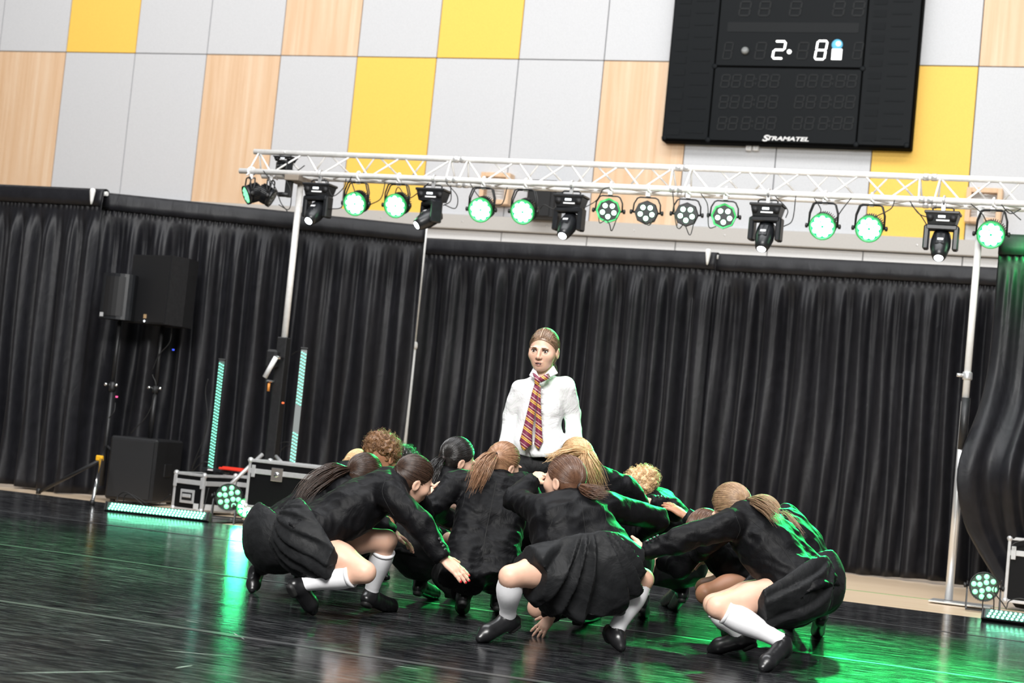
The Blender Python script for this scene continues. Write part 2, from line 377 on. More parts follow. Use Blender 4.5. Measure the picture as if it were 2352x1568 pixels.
for k in range(12):
    for u0 in (.02, .81):
        a = uz(u0, .12+k*.155); sbp(MB().box((a[0]+.09, FY-.001, a[1]), (.16, .005, .085)).build('player_number_window', M_SEGT))
        sbp(MB().box((a[0]+.36, FY-.001, a[1]), (.24, .005, .02)).build('player_name_strip', M_SEGT))
# maker's lettering, drawn with strokes
def letters(txt, loc, size, mat, parent, R3, name='lettering', shear=.25, ext=.004):
    cu = bpy.data.curves.new(name, 'FONT'); cu.body = txt; cu.size = size; cu.extrude = ext; cu.shear = shear; cu.offset = size*.025; cu.align_x = 'CENTER'; cu.space_character = .98
    o = bpy.data.objects.new(name, cu); col.objects.link(o); o.matrix_world = mat4(R3, loc)
    dg = bpy.context.evaluated_depsgraph_get(); me = bpy.data.meshes.new_from_object(o.evaluated_get(dg)); bpy.data.objects.remove(o)
    me.name = name; o = bpy.data.objects.new(name, me); col.objects.link(o); me.materials.clear(); me.materials.append(mat); o.matrix_world = mat4(R3, loc)
    return o
x, z = sb(1800, 322)
RW = np.array([[1, 0, 0], [0, 0, -1], [0, 1, 0]]).astype(float)
t = letters('TRAMATEL', (x+.045, FY-.004, z-.005), .098, M_SEGL2 if 'M_SEGL2' in globals() else M_LABEL, None, RW); keep_m = t.matrix_world.copy(); t.parent = SROOT; t.matrix_parent_inverse = Matrix.Translation(-Vector(SROOT.location))
t.scale = (1.12, .72, 1)
t = letters('S', (x-.238, FY-.004, z-.018), .135, M_LABEL, None, RW); t.parent = SROOT; t.matrix_parent_inverse = Matrix.Translation(-Vector(SROOT.location)); t.scale = (1.15, .8, 1)

# small wall boxes below the scoreboard
for k, px in enumerate((1722, 1738)):
    p = atY(px, 340, WY)
    r_ = empty('junction_box', (p[0], WY, p[2]), ('left' if k == 0 else 'right')+' of two small pale junction boxes under the scoreboard', 'junction box', 'junction boxes under the scoreboard')
    keep(MB().box((p[0], WY-.035, p[2]), (.075, .07, .085), bev=.008).build('body', M_LABEL), r_)
    keep(MB().box((p[0], WY-.073, p[2]), (.03, .008, .05)).build('cover', M_CALU), r_)
# wooden framed heater grilles and the wall speaker
def grille(px, py, lab):
    p = atY(px, py, WY)
    r_ = empty('wall_grille', (p[0], WY, p[2]), lab, 'wall grille')
    W, H = .42, .42; b = MB()
    for sx in (-1, 1): b.box((p[0]+sx*(W/2-.03), WY-.09, p[2]), (.06, .18, H), bev=.006)
    for sz in (-1, 1): b.box((p[0], WY-.09, p[2]+sz*(H/2-.03)), (W-.12, .18, .06), bev=.006)
    keep(b.build('wooden_frame', M_WOOD), r_)
    keep(MB().box((p[0], WY-.03, p[2]), (W-.12, .04, H-.12)).build('backing', M_LOW), r_)
    for k in range(8): keep(MB().tube([(p[0]-W/2+.06, WY-.15, p[2]-H/2+.08+k*.037), (p[0]+W/2-.06, WY-.15, p[2]-H/2+.08+k*.037)], .005, 6).build('bar', M_ALU2), r_)
    keep(MB().box((p[0], WY-.1, p[2]+.03), (.16, .07, .05), bev=.01).build('lamp', M_LABEL), r_)
grille(1146, 437, 'wooden framed wall grille left of the black wall speaker'); grille(2262, 476, 'wooden framed wall grille behind the right end of the truss')
p0 = atY(1217, 413, WY-.25); p1 = atY(1275, 503, WY-.25)
r_ = empty('wall_speaker', ((p0[0]+p1[0])/2, WY, p1[2]), 'black loudspeaker box fixed to the wall behind the truss', 'speaker')
cx, cz = (p0[0]+p1[0])/2, (p0[2]+p1[2])/2
keep(MB().box((cx, WY-.16, cz), (p1[0]-p0[0], .3, p0[2]-p1[2]), bev=.02).build('cabinet', M_BLK), r_)
keep(MB().box((cx-.02, WY-.315, cz), (p1[0]-p0[0]-.1, .02, p0[2]-p1[2]-.05), bev=.008).build('grille', M_GRILL), r_)

# ---------------------------------------------------------------- drapes
CT = 2.9
def drape(name, A, B, label, seed, amp=.07, zb=.01, lam=.24, ztop=CT, tuck=None, deflect=None):
    A = np.array([*A, 0.]); B = np.array([*B, 0.]); L = np.linalg.norm(B-A); d = (B-A)/L; nrm = np.array([d[1], -d[0], 0]); 
    if nrm[1] > 0: nrm = -nrm
    r = np.random.default_rng(seed); n = int(L/.011)+2; s = np.linspace(0, L, n)
    kn = [0.]; 
    while kn[-1] < L+.5: kn.append(kn[-1]+lam*r.uniform(.55, 1.5))
    ph = np.interp(s, kn, np.arange(len(kn)))*2*math.pi; ak = r.uniform(.45, 1.25, len(kn)+1); am = np.interp(s, kn, ak[:len(kn)])
    ph2 = np.interp(s, np.arange(0, L+.5, .055), np.cumsum(r.uniform(.6, 1.4, len(np.arange(0, L+.5, .055)))))*2*math.pi
    big = np.interp(s, np.arange(0, L+1, .5), r.normal(0, .5, len(np.arange(0, L+1, .5))))
    zs_ = np.concatenate([np.linspace(zb, ztop-.32, 34), np.linspace(ztop-.29, ztop-.005, 16)]); P = np.zeros((len(zs_), n, 3))
    for i, z in enumerate(zs_):
        t = np.clip((ztop-.2-z)/.28, 0, 1); t = t*t*(3-2*t); dn = (ztop-z)/ztop
        f = np.sin(ph + .35*np.sin(z*2.1+s*.8)*dn); prof = np.sign(f)*np.abs(f)**.75
        y = t*(amp*am*prof*(.75+.45*dn) + .012*np.sin(ph2)*np.exp(-(ztop-.25-z)/.45)*1.0 + .03*big*dn + .010*np.sin(ph*2.1+z*3)*dn)
        if .12 < ztop-z < .2: y = y + .008*np.sin(ph2)
        if ztop-z < .12: y = y + .004*np.sin(ph2*.5+z*20)
        y = y + .012*np.sin(s*1.3+z*2)*t
        sx = s + .035*dn*np.sin(s*2.3+seed+z*1.1)*dn
        base = A[None]+d[None]*sx[:, None] + nrm[None]*(y+.06)[:, None]
        base[:, 2] = z + (.012*np.sin(s*5+seed) if i == 0 else 0)
        if deflect is not None: base = deflect(base, z, s, L)
        P[i] = base
    root = empty(name, tuple((A+B)/2), label, 'curtain', 'black stage drapes')
    keep(grid_mesh('drape_cloth', P, M_CURT, thick=.004), root)
    keep(MB().tube([A+[0, 0, ztop-.035], B+[0, 0, ztop-.035]], .022, 10).build('rail', M_WHITEP), root)
    # flat pocket over the rail
    pk = []
    for k in range(13):
        an = math.pi*k/12; r_ = .055; pk.append((math.cos(an)*r_+.005, ztop-.03+math.sin(an)*.035))
    pk = [(.075, ztop-.165), (.074, ztop-.10), (.068, ztop-.05)]+pk+[(-.05, ztop-.16)]
    sx = np.linspace(0, L, int(L/.04)+2)
    Q = np.array([[A+d*q+nrm*(a+.014+.005*math.sin(q*23+b_*9)*(1 if b_ < ztop-.1 else .3))+np.array([0, 0, b_]) for q in sx] for a, b_ in pk])
    keep(grid_mesh('rail_pocket', Q, M_CURT, thick=.003), root)
    return root
drape('stage_drape', (-12.6, 14.15), (-9.58, 14.10), 'leftmost black stage drape, left of the two loudspeakers', 3, ztop=2.91)
drape('stage_drape', (-9.80, 14.22), (-6.84, 15.47), 'black stage drape behind the loudspeakers and the LED bars', 4)
def dfl_back(b, z, s, L): return b
drape('stage_drape', (-7.3, 16.45), (-4.12, 16.33), 'back black stage drape left of the white finial, behind the standing child', 5)
drape('stage_drape', (-4.38, 16.42), (-1.30, 16.3), 'wide back black stage drape right of the white finial', 8)
def dfl_right(b, z, s, L):
    # lower part is gathered back to the right, leaving the pole base free
    e = np.clip(1-s/1.2, 0, 1); k = max(0, (.62-z)/.62); g_ = math.exp(-((z-1.0)/.45)**2); b = b.copy(); b[:, 0] += .34*e*k**1.5; b[:, 0] -= .13*e*g_; b[:, 1] -= .33*e**.6*g_
    b[:, 1] += .02*np.sin(z*7+s*9)*min(1, max(0, (2.4-z))); return b
drape('stage_drape', (-1.30, 14.12), (1.2, 14.0), 'black stage drape at the far right, tinted green by an added beam above it', 9, deflect=dfl_right, amp=.035, lam=.22)

def upright(x, y, z1, label, r=.019, finial=None):
    root = empty('drape_upright', (x, y, 0), label, 'pole')
    keep(MB().tube([(x, y, .015), (x, y, 1.75)], r*1.25, 12).build('lower_tube', M_WHITEP), root)
    keep(MB().tube([(x, y, 1.75), (x, y, z1)], r, 12).build('upper_tube', M_WHITEP), root)
    keep(MB().lathe([(r*1.5, 0), (r*1.7, .02), (r*1.7, .05), (r*1.4, .07)], (x, y, 1.72), n=12).build('collar', M_WHITEP), root)
    keep(MB().box((x, y, .006), (.45, .45, .012), bev=.004).build('base_plate', M_ALU2), root)
    if finial is not None: keep(MB().lathe([(.008, -.13), (.016, -.09), (.026, -.02), (.028, 0), (.022, .02), (.0, .026)], finial, n=12).build('finial', M_WHITEP), root)
    return root
p = fl(931, 1198); q = atY(985, 545, 16.0)
upright(-7.02, 15.86, 3.12, 'tall white drape pole in the gap between the left and back drapes', .026)
q = fl(213, 440, 2.93); upright(q[0]-.12, 14.36, 2.85, 'white drape pole with pale finial left of the loudspeakers', finial=atY(213, 438, 13.98))
q = fl(1627, 577, 2.93); upright(q[0], 16.60, 2.85, 'white drape pole with pale finial in the middle of the back drapes', finial=atY(1627, 577, 16.18))
# ---------------------------------------------------------------- lighting truss
TYF, TYC, TYB = 13.72, 13.84, 13.96; TZB, TZT = 3.09, 3.29; TX0 = -7.95; TX1 = .6
def tx(px, py=400): return atY(px, py, TYF)[0]
truss = empty('lighting_truss', (-4, TYC, TZB), 'long silver triangular lighting truss carrying the row of stage lights', 'truss')
for y, z, x0 in ((TYF, TZB, TX0), (TYB, TZB, TX0+.1), (TYC, TZT, TX0+.06)):
    keep(MB().tube([(x0, y, z), (TX1, y, z)], .025, 14).build('chord', M_ALU), truss)
joins = [tx(1040, 395), tx(1556, 410), tx(2130, 430), .45]
def brace(p, q, r=.0085): keep(MB().tube([p, q], r, 7).build('brace', M_ALU), truss)
x0 = TX0+.09
for jx in joins:
    x1 = jx-.06; n = max(2, round((x1-x0)/.44)); st = (x1-x0)/n
    for (ya, yb, ph) in ((TYF, TYC, 0.), (TYB, TYC, .5)):
        brace((x0, ya, TZB), (x0+.02, yb, TZT)); brace((x1, ya, TZB), (x1-.02, yb, TZT))
        for k in range(n):
            a = x0+k*st; mshift = .0 if ph == 0 else st/2
            t0, b0, t1 = a+.03+mshift, a+st/2+mshift, a+st-.03+mshift
            if t1 > x1+.01: t1 = x1
            if b0 <= x1: brace((t0, yb, TZT-.015), (b0-.03, ya, TZB+.015))
            if b0+.03 < x1: brace((b0+.03, ya, TZB+.015), (min(t1, x1), yb, TZT-.015))
    for k in range(n):
        a = x0+k*st; brace((a, TYF, TZB), (a+st/2, TYB, TZB)); brace((a+st/2, TYF, TZB) if False else (a+st/2, TYB, TZB), (a+st, TYF, TZB))
    for y, z in ((TYF, TZB), (TYB, TZB), (TYC, TZT)):
        keep(MB().lathe([(.026, -.055), (.030, -.05), (.030, -.012), (.022, -.008), (.022, .008), (.030, .012), (.030, .05), (.026, .055)], (jx, y, z), (1, 0, 0), 12).build('coupler', M_CALU), truss)
    x0 = jx+.06

# right and left towers
rp = fl(2177, 1383); RX = -1.44
rt = empty('truss_tower', (RX, TYC, 0), 'pale metal pole holding up the right end of the truss', 'pole')
keep(MB().tube([(RX, TYC, .02), (RX, TYC, 1.55)], .031, 16).build('lower_tube', M_ALU2), rt)
keep(MB().tube([(RX, TYC, 1.55), (RX, TYC, TZB-.02)], .027, 16).build('upper_tube', M_WHITEP), rt)
keep(MB().lathe([(.036, 0), (.038, .01), (.038, .05), (.034, .06)], (RX, TYC, 1.72), n=14).build('clamp_ring', M_ALU2), rt)
keep(MB().tube([(RX-.03, TYC-.02, 1.75), (RX-.075, TYC-.035, 1.75)], .014, 8).build('clamp_bolt', M_ALU2), rt)
keep(MB().tube([(RX+.005, TYC-.004, 1.18), (RX+.005, TYC-.004, 1.58)], .034, 14).build('black_tape_sleeve', M_BLK), rt)
keep(MB().box((RX+.1, TYC-.05, .008), (.46, .30, .014), bev=.004).build('base_plate', M_ALU2), rt)
LX = -7.385
lt = empty('truss_tower', (LX, TYC, 0), 'black crank stand with silver mast holding up the left end of the truss', 'crank stand')
keep(MB().tube([(LX, TYC, 1.55), (LX, TYC, TZB-.05)], .029, 16).build('silver_mast', M_ALU), lt)
keep(MB().box((LX, TYC, .85), (.095, .095, 1.55), bev=.008).build('black_mast', M_BLK), lt)
keep(MB().box((LX, TYC-.02, TZB-.05), (.14, .34, .05), bev=.004).build('head_plate', new_mat('rusty_plate', (.32, .27, .22), .6, .4)), lt)
keep(MB().box((LX-.055, TYC-.07, 1.42), (.11, .10, .17), bev=.02).build('winch', M_BLK), lt)
pa = atY(634, 820, TYC-.2); pb = atY(608, 866, TYC-.2)
keep(MB().tube([pa, pb], .022, 10).build('crank_handle', M_LABEL), lt)
keep(MB().tube([pa, pa+np.array([.0, .13, .0])], .014, 8).build('crank_axle', M_CHROME), lt)
pa = atY(618, 880, TYC-.1); keep(MB().tube([pa, pa-np.array([0, 0, .07])], .012, 8).build('level_vial', new_mat('orange_vial', (.75, .28, .05), .3)), lt)
keep(MB().box(pa+np.array([0, .02, .02]), (.06, .04, .02), bev=.004).build('hook', M_CHROME), lt)
for q in ((603, 1043, 515, 1125), (634, 1048, 656, 1072)):
    keep(MB().tube([atY(q[0], q[1], TYC-.12), atY(q[2], q[3], TYC-.42 if q[2] < 600 else TYC-.3)], .017, 10).build('stay', M_CALU), lt)
for dx, dy in ((-.55, -.35), (.5, -.4), (0, .6)):
    keep(MB().box((LX+dx/2, TYC+dy/2, .06), (abs(dx)+.08, .05, .05), np.array(Matrix.Rotation(math.atan2(dy, dx) if dx else math.pi/2, 3, 'Z')) if dx else np.array(Matrix.Rotation(math.pi/2, 3, 'Z'))).build('foot_beam', M_ALU2), lt)

# ---------------------------------------------------------------- stage lights
def copy_tree(o, parent=None):
    c = o.copy(); col.objects.link(c)
    if parent is not None: c.parent = parent; c.matrix_parent_inverse = o.matrix_parent_inverse.copy()
    for ch in list(o.children): copy_tree(ch, c)
    return c
def sub(mbo, name, mat, parent): return mbo.build(name, mat, parent)
def tilt(down): 
    a = math.radians(down); return np.array([[1, 0, 0], [0, math.cos(a), math.sin(a)], [0, -math.sin(a), math.cos(a)]]) if False else frame((0, -math.cos(a), -math.sin(a)))
def clamp(root, z, mat):
    b = MB().tube([(0, -.012, z+.035+.02*math.cos(t)) if False else (0, .0+.034*math.sin(t), z+.034*math.cos(t)) for t in np.linspace(-2.6, 2.6, 13)], .011, 6)
    b.box((0, 0, z-.05), (.04, .03, .045), bev=.004); b.tube([(0, -.02, z-.02), (.03, -.05, z-.045)], .007, 6)
    return sub(b, 'clamp', mat, root)
def make_par(name, kind, down, lit, led_mat, yh=.20, clampz=.235, floor=False, r=.100):
    root = empty(name); T = tilt(down); ax = T[:, 1]
    def w_(p): return T @ np.array(p, float)
    if kind == 12:
        hb = MB().lathe([(r*.55, -.115), (r*.8, -.11), (r*.86, -.07), (r*.90, -.01), (r, .0), (r*1.03, .012), (r*1.03, .034), (r*.96, .030), (r*.95, .018)], (0, 0, 0), ax, 36)
        for k in range(36):
            an = 2*math.pi*k/36; c_, s_ = math.cos(an), math.sin(an); R3 = np.array([w_((c_, 0, s_)), ax, w_((-s_, 0, c_))]).T
            hb.box(w_((c_*r*.93, -.055, s_*r*.93)), (r*.16, .085, .005), R3)
    else:
        n = 8; hb = MB().lathe([(r*.75, -.06), (r*.97, -.05), (r*1.02, -.02), (r*1.02, .012), (r*.96, .022)], (0, 0, 0), ax, n, smooth=False)
    hs = sub(hb, 'housing', M_BLKP, root)
    face = M_FACEG if lit else M_FACED
    fp = sub(MB().lathe([(r*.95, .016), (r*.93, .021)], (0, 0, 0), ax, 32 if kind == 12 else 8, smooth=False), 'front_plate', face, root)
    if lit: sub(MB().lathe([(r*.90, .020), (r*.96, .028), (r*1.05, .040), (r*1.07, .036), (r*1.07, .010)], (0, 0, 0), ax, 36 if kind == 12 else 8, caps=False, smooth=kind == 12), 'glare_bezel', M_GLARE, root)  # ring added to show the green glare round the lenses
    if kind == 12:
        pos = [(.64*r*math.cos(2*math.pi*k/9+.17), .64*r*math.sin(2*math.pi*k/9+.17)) for k in range(9)] + [(.33*r*math.cos(2*math.pi*k/4+.4), .33*r*math.sin(2*math.pi*k/4+.4)) for k in range(4)]; lr = .235*r if not floor else .19*r
        if floor:
            pos = [(.72*r*math.cos(2*math.pi*k/8+.17), .72*r*math.sin(2*math.pi*k/8+.17)) for k in range(8)] + [(.33*r*math.cos(2*math.pi*k/4+.4), .33*r*math.sin(2*math.pi*k/4+.4)) for k in range(4)]
    else:
        pos = [(.52*r*math.sin(2*math.pi*k/5+math.pi), .50*r*math.cos(2*math.pi*k/5+math.pi)) for k in range(5)]; lr = .20*r
    me = None
    for (a, b_) in pos:
        if me is None: o = sub(MB().lathe([(lr, 0), (lr*.95, .006), (lr*.6, .012), (0, .014)], (0, 0, 0), ax, 12), 'led_lens', led_mat, fp); me = o.data
        else: o = bpy.data.objects.new('led_lens', me); col.objects.link(o); o.parent = fp
        o.location = tuple(w_((a, .021, b_)))
    for s_ in (-1, 1):
        sub(MB().lathe([(.008, 0), (.008, .02), (.018, .022), (.02, .038), (.012, .042)], (s_*r*1.0, 0, 0), (s_, 0, 0), 10), 'knob', M_BLK, root)
    if not floor:
        yw = r*1.16
        for dy in ((-.018, .018) if kind == 12 else (0,)):
            sub(MB().tube([(-yw, 0, -.005), (-yw+.004, dy, yh*.55), (-yw+.028, dy*1.2, yh-.01), (-yw+.05, dy*1.2, yh), (yw-.05, dy*1.2, yh), (yw-.028, dy*1.2, yh-.01), (yw-.004, dy, yh*.55), (yw, 0, -.005)], .0065, 7), 'yoke', M_BLK, root)
        clamp(root, clampz, M_ALU)
    else:
        for s_ in (-1, 1):
            sub(MB().box((s_*r*1.14, .03, -.07), (.01, .03, .20)), 'bracket_arm', M_BLK, root); sub(MB().box((s_*r*1.14, -.06, -.10), (.01, .025, .16), np.array(Matrix.Rotation(-.5, 3, 'X'))), 'bracket_leg', M_BLK, root)
        sub(MB().box((0, -.09, -.168), (r*2.3, .03, .012)), 'bracket_foot', M_BLK, root)
    return root
def spot(name, loc, d, power, color, ang, blend=.6, parent=None, size=.08):
    l = bpy.data.lights.new(name, 'SPOT'); l.energy = power; l.color = color; l.spot_size = math.radians(ang); l.spot_blend = blend; l.shadow_soft_size = size
    o = bpy.data.objects.new(name, l); col.objects.link(o); o.location = tuple(loc); o.rotation_euler = Vector(d).to_track_quat('-Z', 'Y').to_euler()
    return o
GREEN = (.02, 1., .20)
ORD = ['first', 'second', 'third', 'fourth', 'fifth', 'sixth', 'seventh', 'eighth']
p12 = [(817, 470), (910, 477), (1105, 485), (1202, 490), (1890, 520), (1997, 525), (2277, 536), (2392, 541)]
par = make_par('par_light', 12, 22, True, M_LEDG, yh=.185, clampz=.245)
for k, (px, py) in enumerate(p12[:7]):
    o = par if k == 0 else copy_tree(par)
    p = atY(px, py, TYF); o.location = (p[0], TYF, TZB-.245); o.rotation_euler.z = random.uniform(-.06, .06)
    tag(o, f'large round green par light, {ORD[k]} from the left on the truss' , 'stage light', 'large green par lights on the truss')
    a = math.radians(24); spot('par_beam', (p[0], TYF-.06, TZB-.28), (.04*(k-3), -math.cos(a), -math.sin(a)), 1500 if k < 4 else 2100, GREEN, 44, 1.0)
o = copy_tree(par); p = atY(2398, 541, TYF); o.location = (p[0], TYF, TZB-.245); o.rotation_euler.z = 2.75; tag(o, 'large round green par light at the right edge, turned to tint the drape', 'stage light', 'large green par lights on the truss')
spot('par_beam', (p[0]-.02, TYF+.12, TZB-.24), (-.35, .9, -.35), 60, GREEN, 120, 1.0)  # beam and backward turn made up to lay green on the drape
p5 = [(1398, 485, 1), (1485, 488, 0), (1577, 492, 0), (1663, 496, 1)]
pl = make_par('slim_par_light', 5, 4, True, M_LEDG, yh=.125, clampz=.205, r=.098); pdk = make_par('slim_par_light', 5, 4, False, M_LEDG, yh=.125, clampz=.205, r=.098)
usd = {1: 0, 0: 0}; src = {1: pl, 0: pdk}
for k, (px, py, lit) in enumerate(p5):
    o = src[lit] if not usd[lit] else copy_tree(src[lit]); usd[lit] = 1
    p = atY(px, py, TYF); o.location = (p[0], TYF, TZB-.205); o.rotation_euler.z = .16
    tag(o, f'slim five-lens par light {"glowing green" if lit else "with dark front"}, {ORD[k]} of four on the truss', 'stage light', 'slim five-lens par lights on the truss')
    if lit: spot('par_beam', (p[0], TYF-.06, TZB-.25), (.0, -.9, -.42), 450, GREEN, 34)

def make_mover(pan, tl, name='moving_head_light'):
    root = empty(name); z0 = -.11
    sub(MB().add(*(lambda: (
        [(-.125, -.07, z0), (.125, -.07, z0), (.125, .09, z0), (-.125, .09, z0), (-.105, -.055, z0-.085), (.105, -.055, z0-.085), (.105, .075, z0-.085), (-.105, .075, z0-.085)],
        [(0, 3, 2, 1), (4, 5, 6, 7), (0, 1, 5, 4), (1, 2, 6, 5), (2, 3, 7, 6), (3, 0, 4, 7)]))()).box((0, .01, z0+.01), (.27, .18, .022), bev=.006), 'base', M_BLKP, root)
    sub(MB().box((0, -.068, z0-.025), (.055, .006, .018)), 'display', M_DISP, root.children[0])
    sub(MB().box((.01, -.066, z0-.055), (.10, .004, .012)), 'label', M_LABEL, root)
    for s_ in (-1, 1): sub(MB().lathe([(.028, 0), (.028, .004)], (s_*.088, -.066, z0-.035), (0, -1, 0), 14), 'fan_vent', M_GRILL, root)
    sub(MB().tube([(-.08, .0, z0+.02), (-.08, 0, z0+.045), (-.065, 0, z0+.055), (.065, 0, z0+.055), (.08, 0, z0+.045), (.08, 0, z0+.02)], .007, 6), 'handle', M_BLK, root)
    b = MB().tube([(0, .034*math.sin(t), .034*math.cos(t)) for t in np.linspace(-2.6, 2.6, 13)], .010, 6); b.box((0, -.002, -.045), (.032, .02, .08), bev=.003)
    sub(b, 'clamp', M_ALU2, root)
    c, s = math.cos(pan), math.sin(pan); Rz = np.array([[c, -s, 0], [s, c, 0], [0, 0, 1.]])
    yb = MB(); yb.box((0, 0, z0-.105), (.24, .11, .045), Rz, bev=.012)
    for sg in (-1, 1): yb.box(Rz @ np.array([sg*.112, 0, z0-.185]), (.045, .10, .19), Rz, bev=.014)
    sub(yb, 'yoke', M_BLKP, root)
    ct, st = math.cos(tl), math.sin(tl); d = Rz @ np.array([0, -ct, -st]); Fm = frame(d)
    hc = np.array([0, 0, z0-.225]); hb = MB()
    hb.lathe([(.045, -.10), (.068, -.085), (.078, -.03), (.078, .04), (.062, .11), (.050, .145), (.044, .148)], hc, d, 12)
    hb.box(hc+Fm[:, 2]*.06+d*.01, (.075, .11, .03), Fm, bev=.01)
    hd = sub(hb, 'head', M_BLKP, root)
    sub(MB().box(hc+Fm[:, 2]*.077+d*.02, (.045, .02, .003), Fm), 'head_label', M_LABEL, root)
    sub(MB().lathe([(.036, .146), (.034, .153), (.02, .158), (.0, .16)], hc, d, 16), 'lens', M_LENS, root)
    return root
movers = [(732, 445, -.15, .75, 731), (993, 455, -.75, .62, 973), (1310, 470, -.1, .85, 1300), (1762, 490, -.05, 1.05, 1755), (2165, 505, .05, 1.0, 2167)]
for k, (px, py, pan, tl, _) in enumerate(movers):
    o = make_mover(pan, tl); p = atY(px, py, TYF); o.location = (p[0], TYF, TZB); o.rotation_euler.z = .0
    tag(o, f'black moving head light hanging from the truss, {ORD[k]} of five from the left', 'moving head', 'moving head lights on the truss')
# the two pars at the left end seen from the side, and the fixture standing on the bottom chords
for k, (px, py, rz, lab, lm) in enumerate(((588, 440, -.80, 'par light turned sideways at the very left end of the truss, green lenses in profile', M_LEDS), (622, 447, 1.9, 'dark par light turned away beside the one at the left end of the truss', M_LEDOFF))):
    o = make_par('side_par_light', 12, 25, False, lm, yh=.15, clampz=.21, r=.085); p = atY(px, py, TYC)
    o.location = (p[0], TYF+.1*k, TZB-.21); o.rotation_euler.z = rz; tag(o, lab, 'stage light')
o = make_mover(2.6, .6, 'effect_light'); p = atY(657, 345, TYC); o.location = (p[0], TYC, TZT); o.scale = (.72, .72, .42); tag(o, 'small black effect light hung inside the left end of the truss', 'stage light')
o = empty('safety_bracket', (LX-.06, TYC-.12, TZB-.1), 'black clamp assembly beside the left truss mast', 'bracket')
keep(MB().box((LX-.05, TYC-.12, TZB-.12), (.06, .06, .20), bev=.01).build('plate', M_BLK), o); keep(MB().tube([(LX-.14, TYC-.14, TZB-.2), (LX-.03, TYC-.14, TZB-.2)], .022, 8).build('knob', M_BLK), o)

# cables looping along the truss
def spline(pts, n=24):
    P = np.array(pts, float); P = np.vstack([2*P[0]-P[1], P, 2*P[-1]-P[-2]]); out = []
    for i in range(1, len(P)-2):
        for t in np.linspace(0, 1, n//(len(P)-3)+2)[:-1]:
            a, b, c, d = P[i-1], P[i], P[i+1], P[i+2]
            out.append(.5*((2*b)+(c-a)*t+(2*a-5*b+4*c-d)*t*t+(3*b-a-3*c+d)*t**3))
    out.append(P[-2]); return np.array(out)
def cable(pxs, Y, label, r=.0045, mat=None, group=None, name='power_cable'):
    pts = [atY(x, y, Y+random.uniform(-.02, .02)) for x, y in pxs]
    o = MB().tube(spline(pts), r, 6).build(name, mat or M_RUB); tag(o, label, 'cable', group); return o
CG = 'cables hanging from the truss'
CL = [([(605, 392), (632, 430), (645, 465), (660, 485)], 'far left end near the side pars'), ([(650, 400), (668, 440), (664, 480), (640, 470)], 'left of the first moving head'),
 ([(745, 410), (752, 425), (765, 450), (790, 430), (795, 410)], 'first moving head and first par'), ([(755, 480), (785, 475), (790, 440), (808, 405)], 'beside the first large par'),
 ([(805, 410), (815, 440), (818, 455)], 'first large par, straight into its back'), ([(850, 470), (875, 455), (885, 418)], 'first and second large par'), ([(905, 455), (915, 430), (940, 455), (985, 420)], 'second large par and second moving head'),
 ([(1025, 420), (1050, 450), (1046, 478), (1020, 470)], 'right of the second moving head, wide loop'), ([(1035, 425), (1035, 460), (1018, 472)], 'right of the second moving head, narrow loop'),
 ([(1080, 422), (1105, 455), (1150, 470), (1165, 430)], 'third and fourth large par'), ([(1240, 480), (1250, 470), (1270, 480), (1285, 480)], 'fourth large par and third moving head'), ([(1340, 478), (1370, 460), (1385, 435), (1400, 430)], 'third moving head and first slim par'),
 ([(1375, 500), (1378, 512), (1392, 505), (1400, 515), (1405, 530), (1417, 500)], 'loop under the first slim par'), ([(1475, 505), (1490, 517), (1500, 505)], 'loop under the second slim par'),
 ([(1545, 440), (1552, 510), (1560, 525), (1572, 515), (1585, 540), (1596, 500)], 'loop under the third slim par'), ([(1610, 445), (1625, 470), (1628, 520), (1645, 520)], 'third and fourth slim par'),
 ([(1780, 450), (1808, 480), (1805, 500)], 'right of the fourth moving head'), ([(1800, 520), (1820, 505), (1828, 450)], 'fourth moving head and fifth large par'), ([(1870, 455), (1885, 480), (1880, 495)], 'fifth large par, straight into its back'), ([(1915, 510), (1935, 480), (1955, 455)], 'fifth and sixth large par'),
 ([(2005, 500), (2045, 480), (2055, 460)], 'sixth large par'), ([(2090, 462), (2110, 490), (2135, 500)], 'left of the fifth moving head, upper loop'), ([(2093, 470), (2115, 495), (2132, 522)], 'left of the fifth moving head, lower loop'),
 ([(2230, 468), (2255, 490), (2265, 508)], 'seventh large par, left lead'), ([(2300, 470), (2320, 490), (2345, 480)], 'right edge of the truss, upper loop'), ([(2300, 510), (2312, 480), (2345, 505)], 'right edge of the truss, lower loop')]
for pts, wh in CL: cable(pts, TYF-.05, f'thin black cable looping below the truss, {wh}', group=CG)
cable([(640, 398), (655, 384), (680, 392), (700, 380)], TYC, 'thin black cable inside the left end of the truss', group=CG)
# ---------------------------------------------------------------- sound and light gear at the left
def oriented_box(name, A, B, Cc, h, label, cat):
    """box standing on the floor: front edge A-B, side edge B-C"""
    A, B, Cc = [np.array([p[0], p[1], 0]) for p in (A, B, Cc)]; ex = B-A; w_ = np.linalg.norm(ex); ex /= w_; ey = np.array([-ex[1], ex[0], 0]); dpt = abs(np.dot(Cc-B, ey)); 
    return A, ex, ey, w_, dpt
def blk(c, ex, ey, size, bev=.0, mb=None):
    mb = mb or MB(); mb.box(c, size, np.array([ex, ey, [0, 0, 1]]).T, bev); return mb
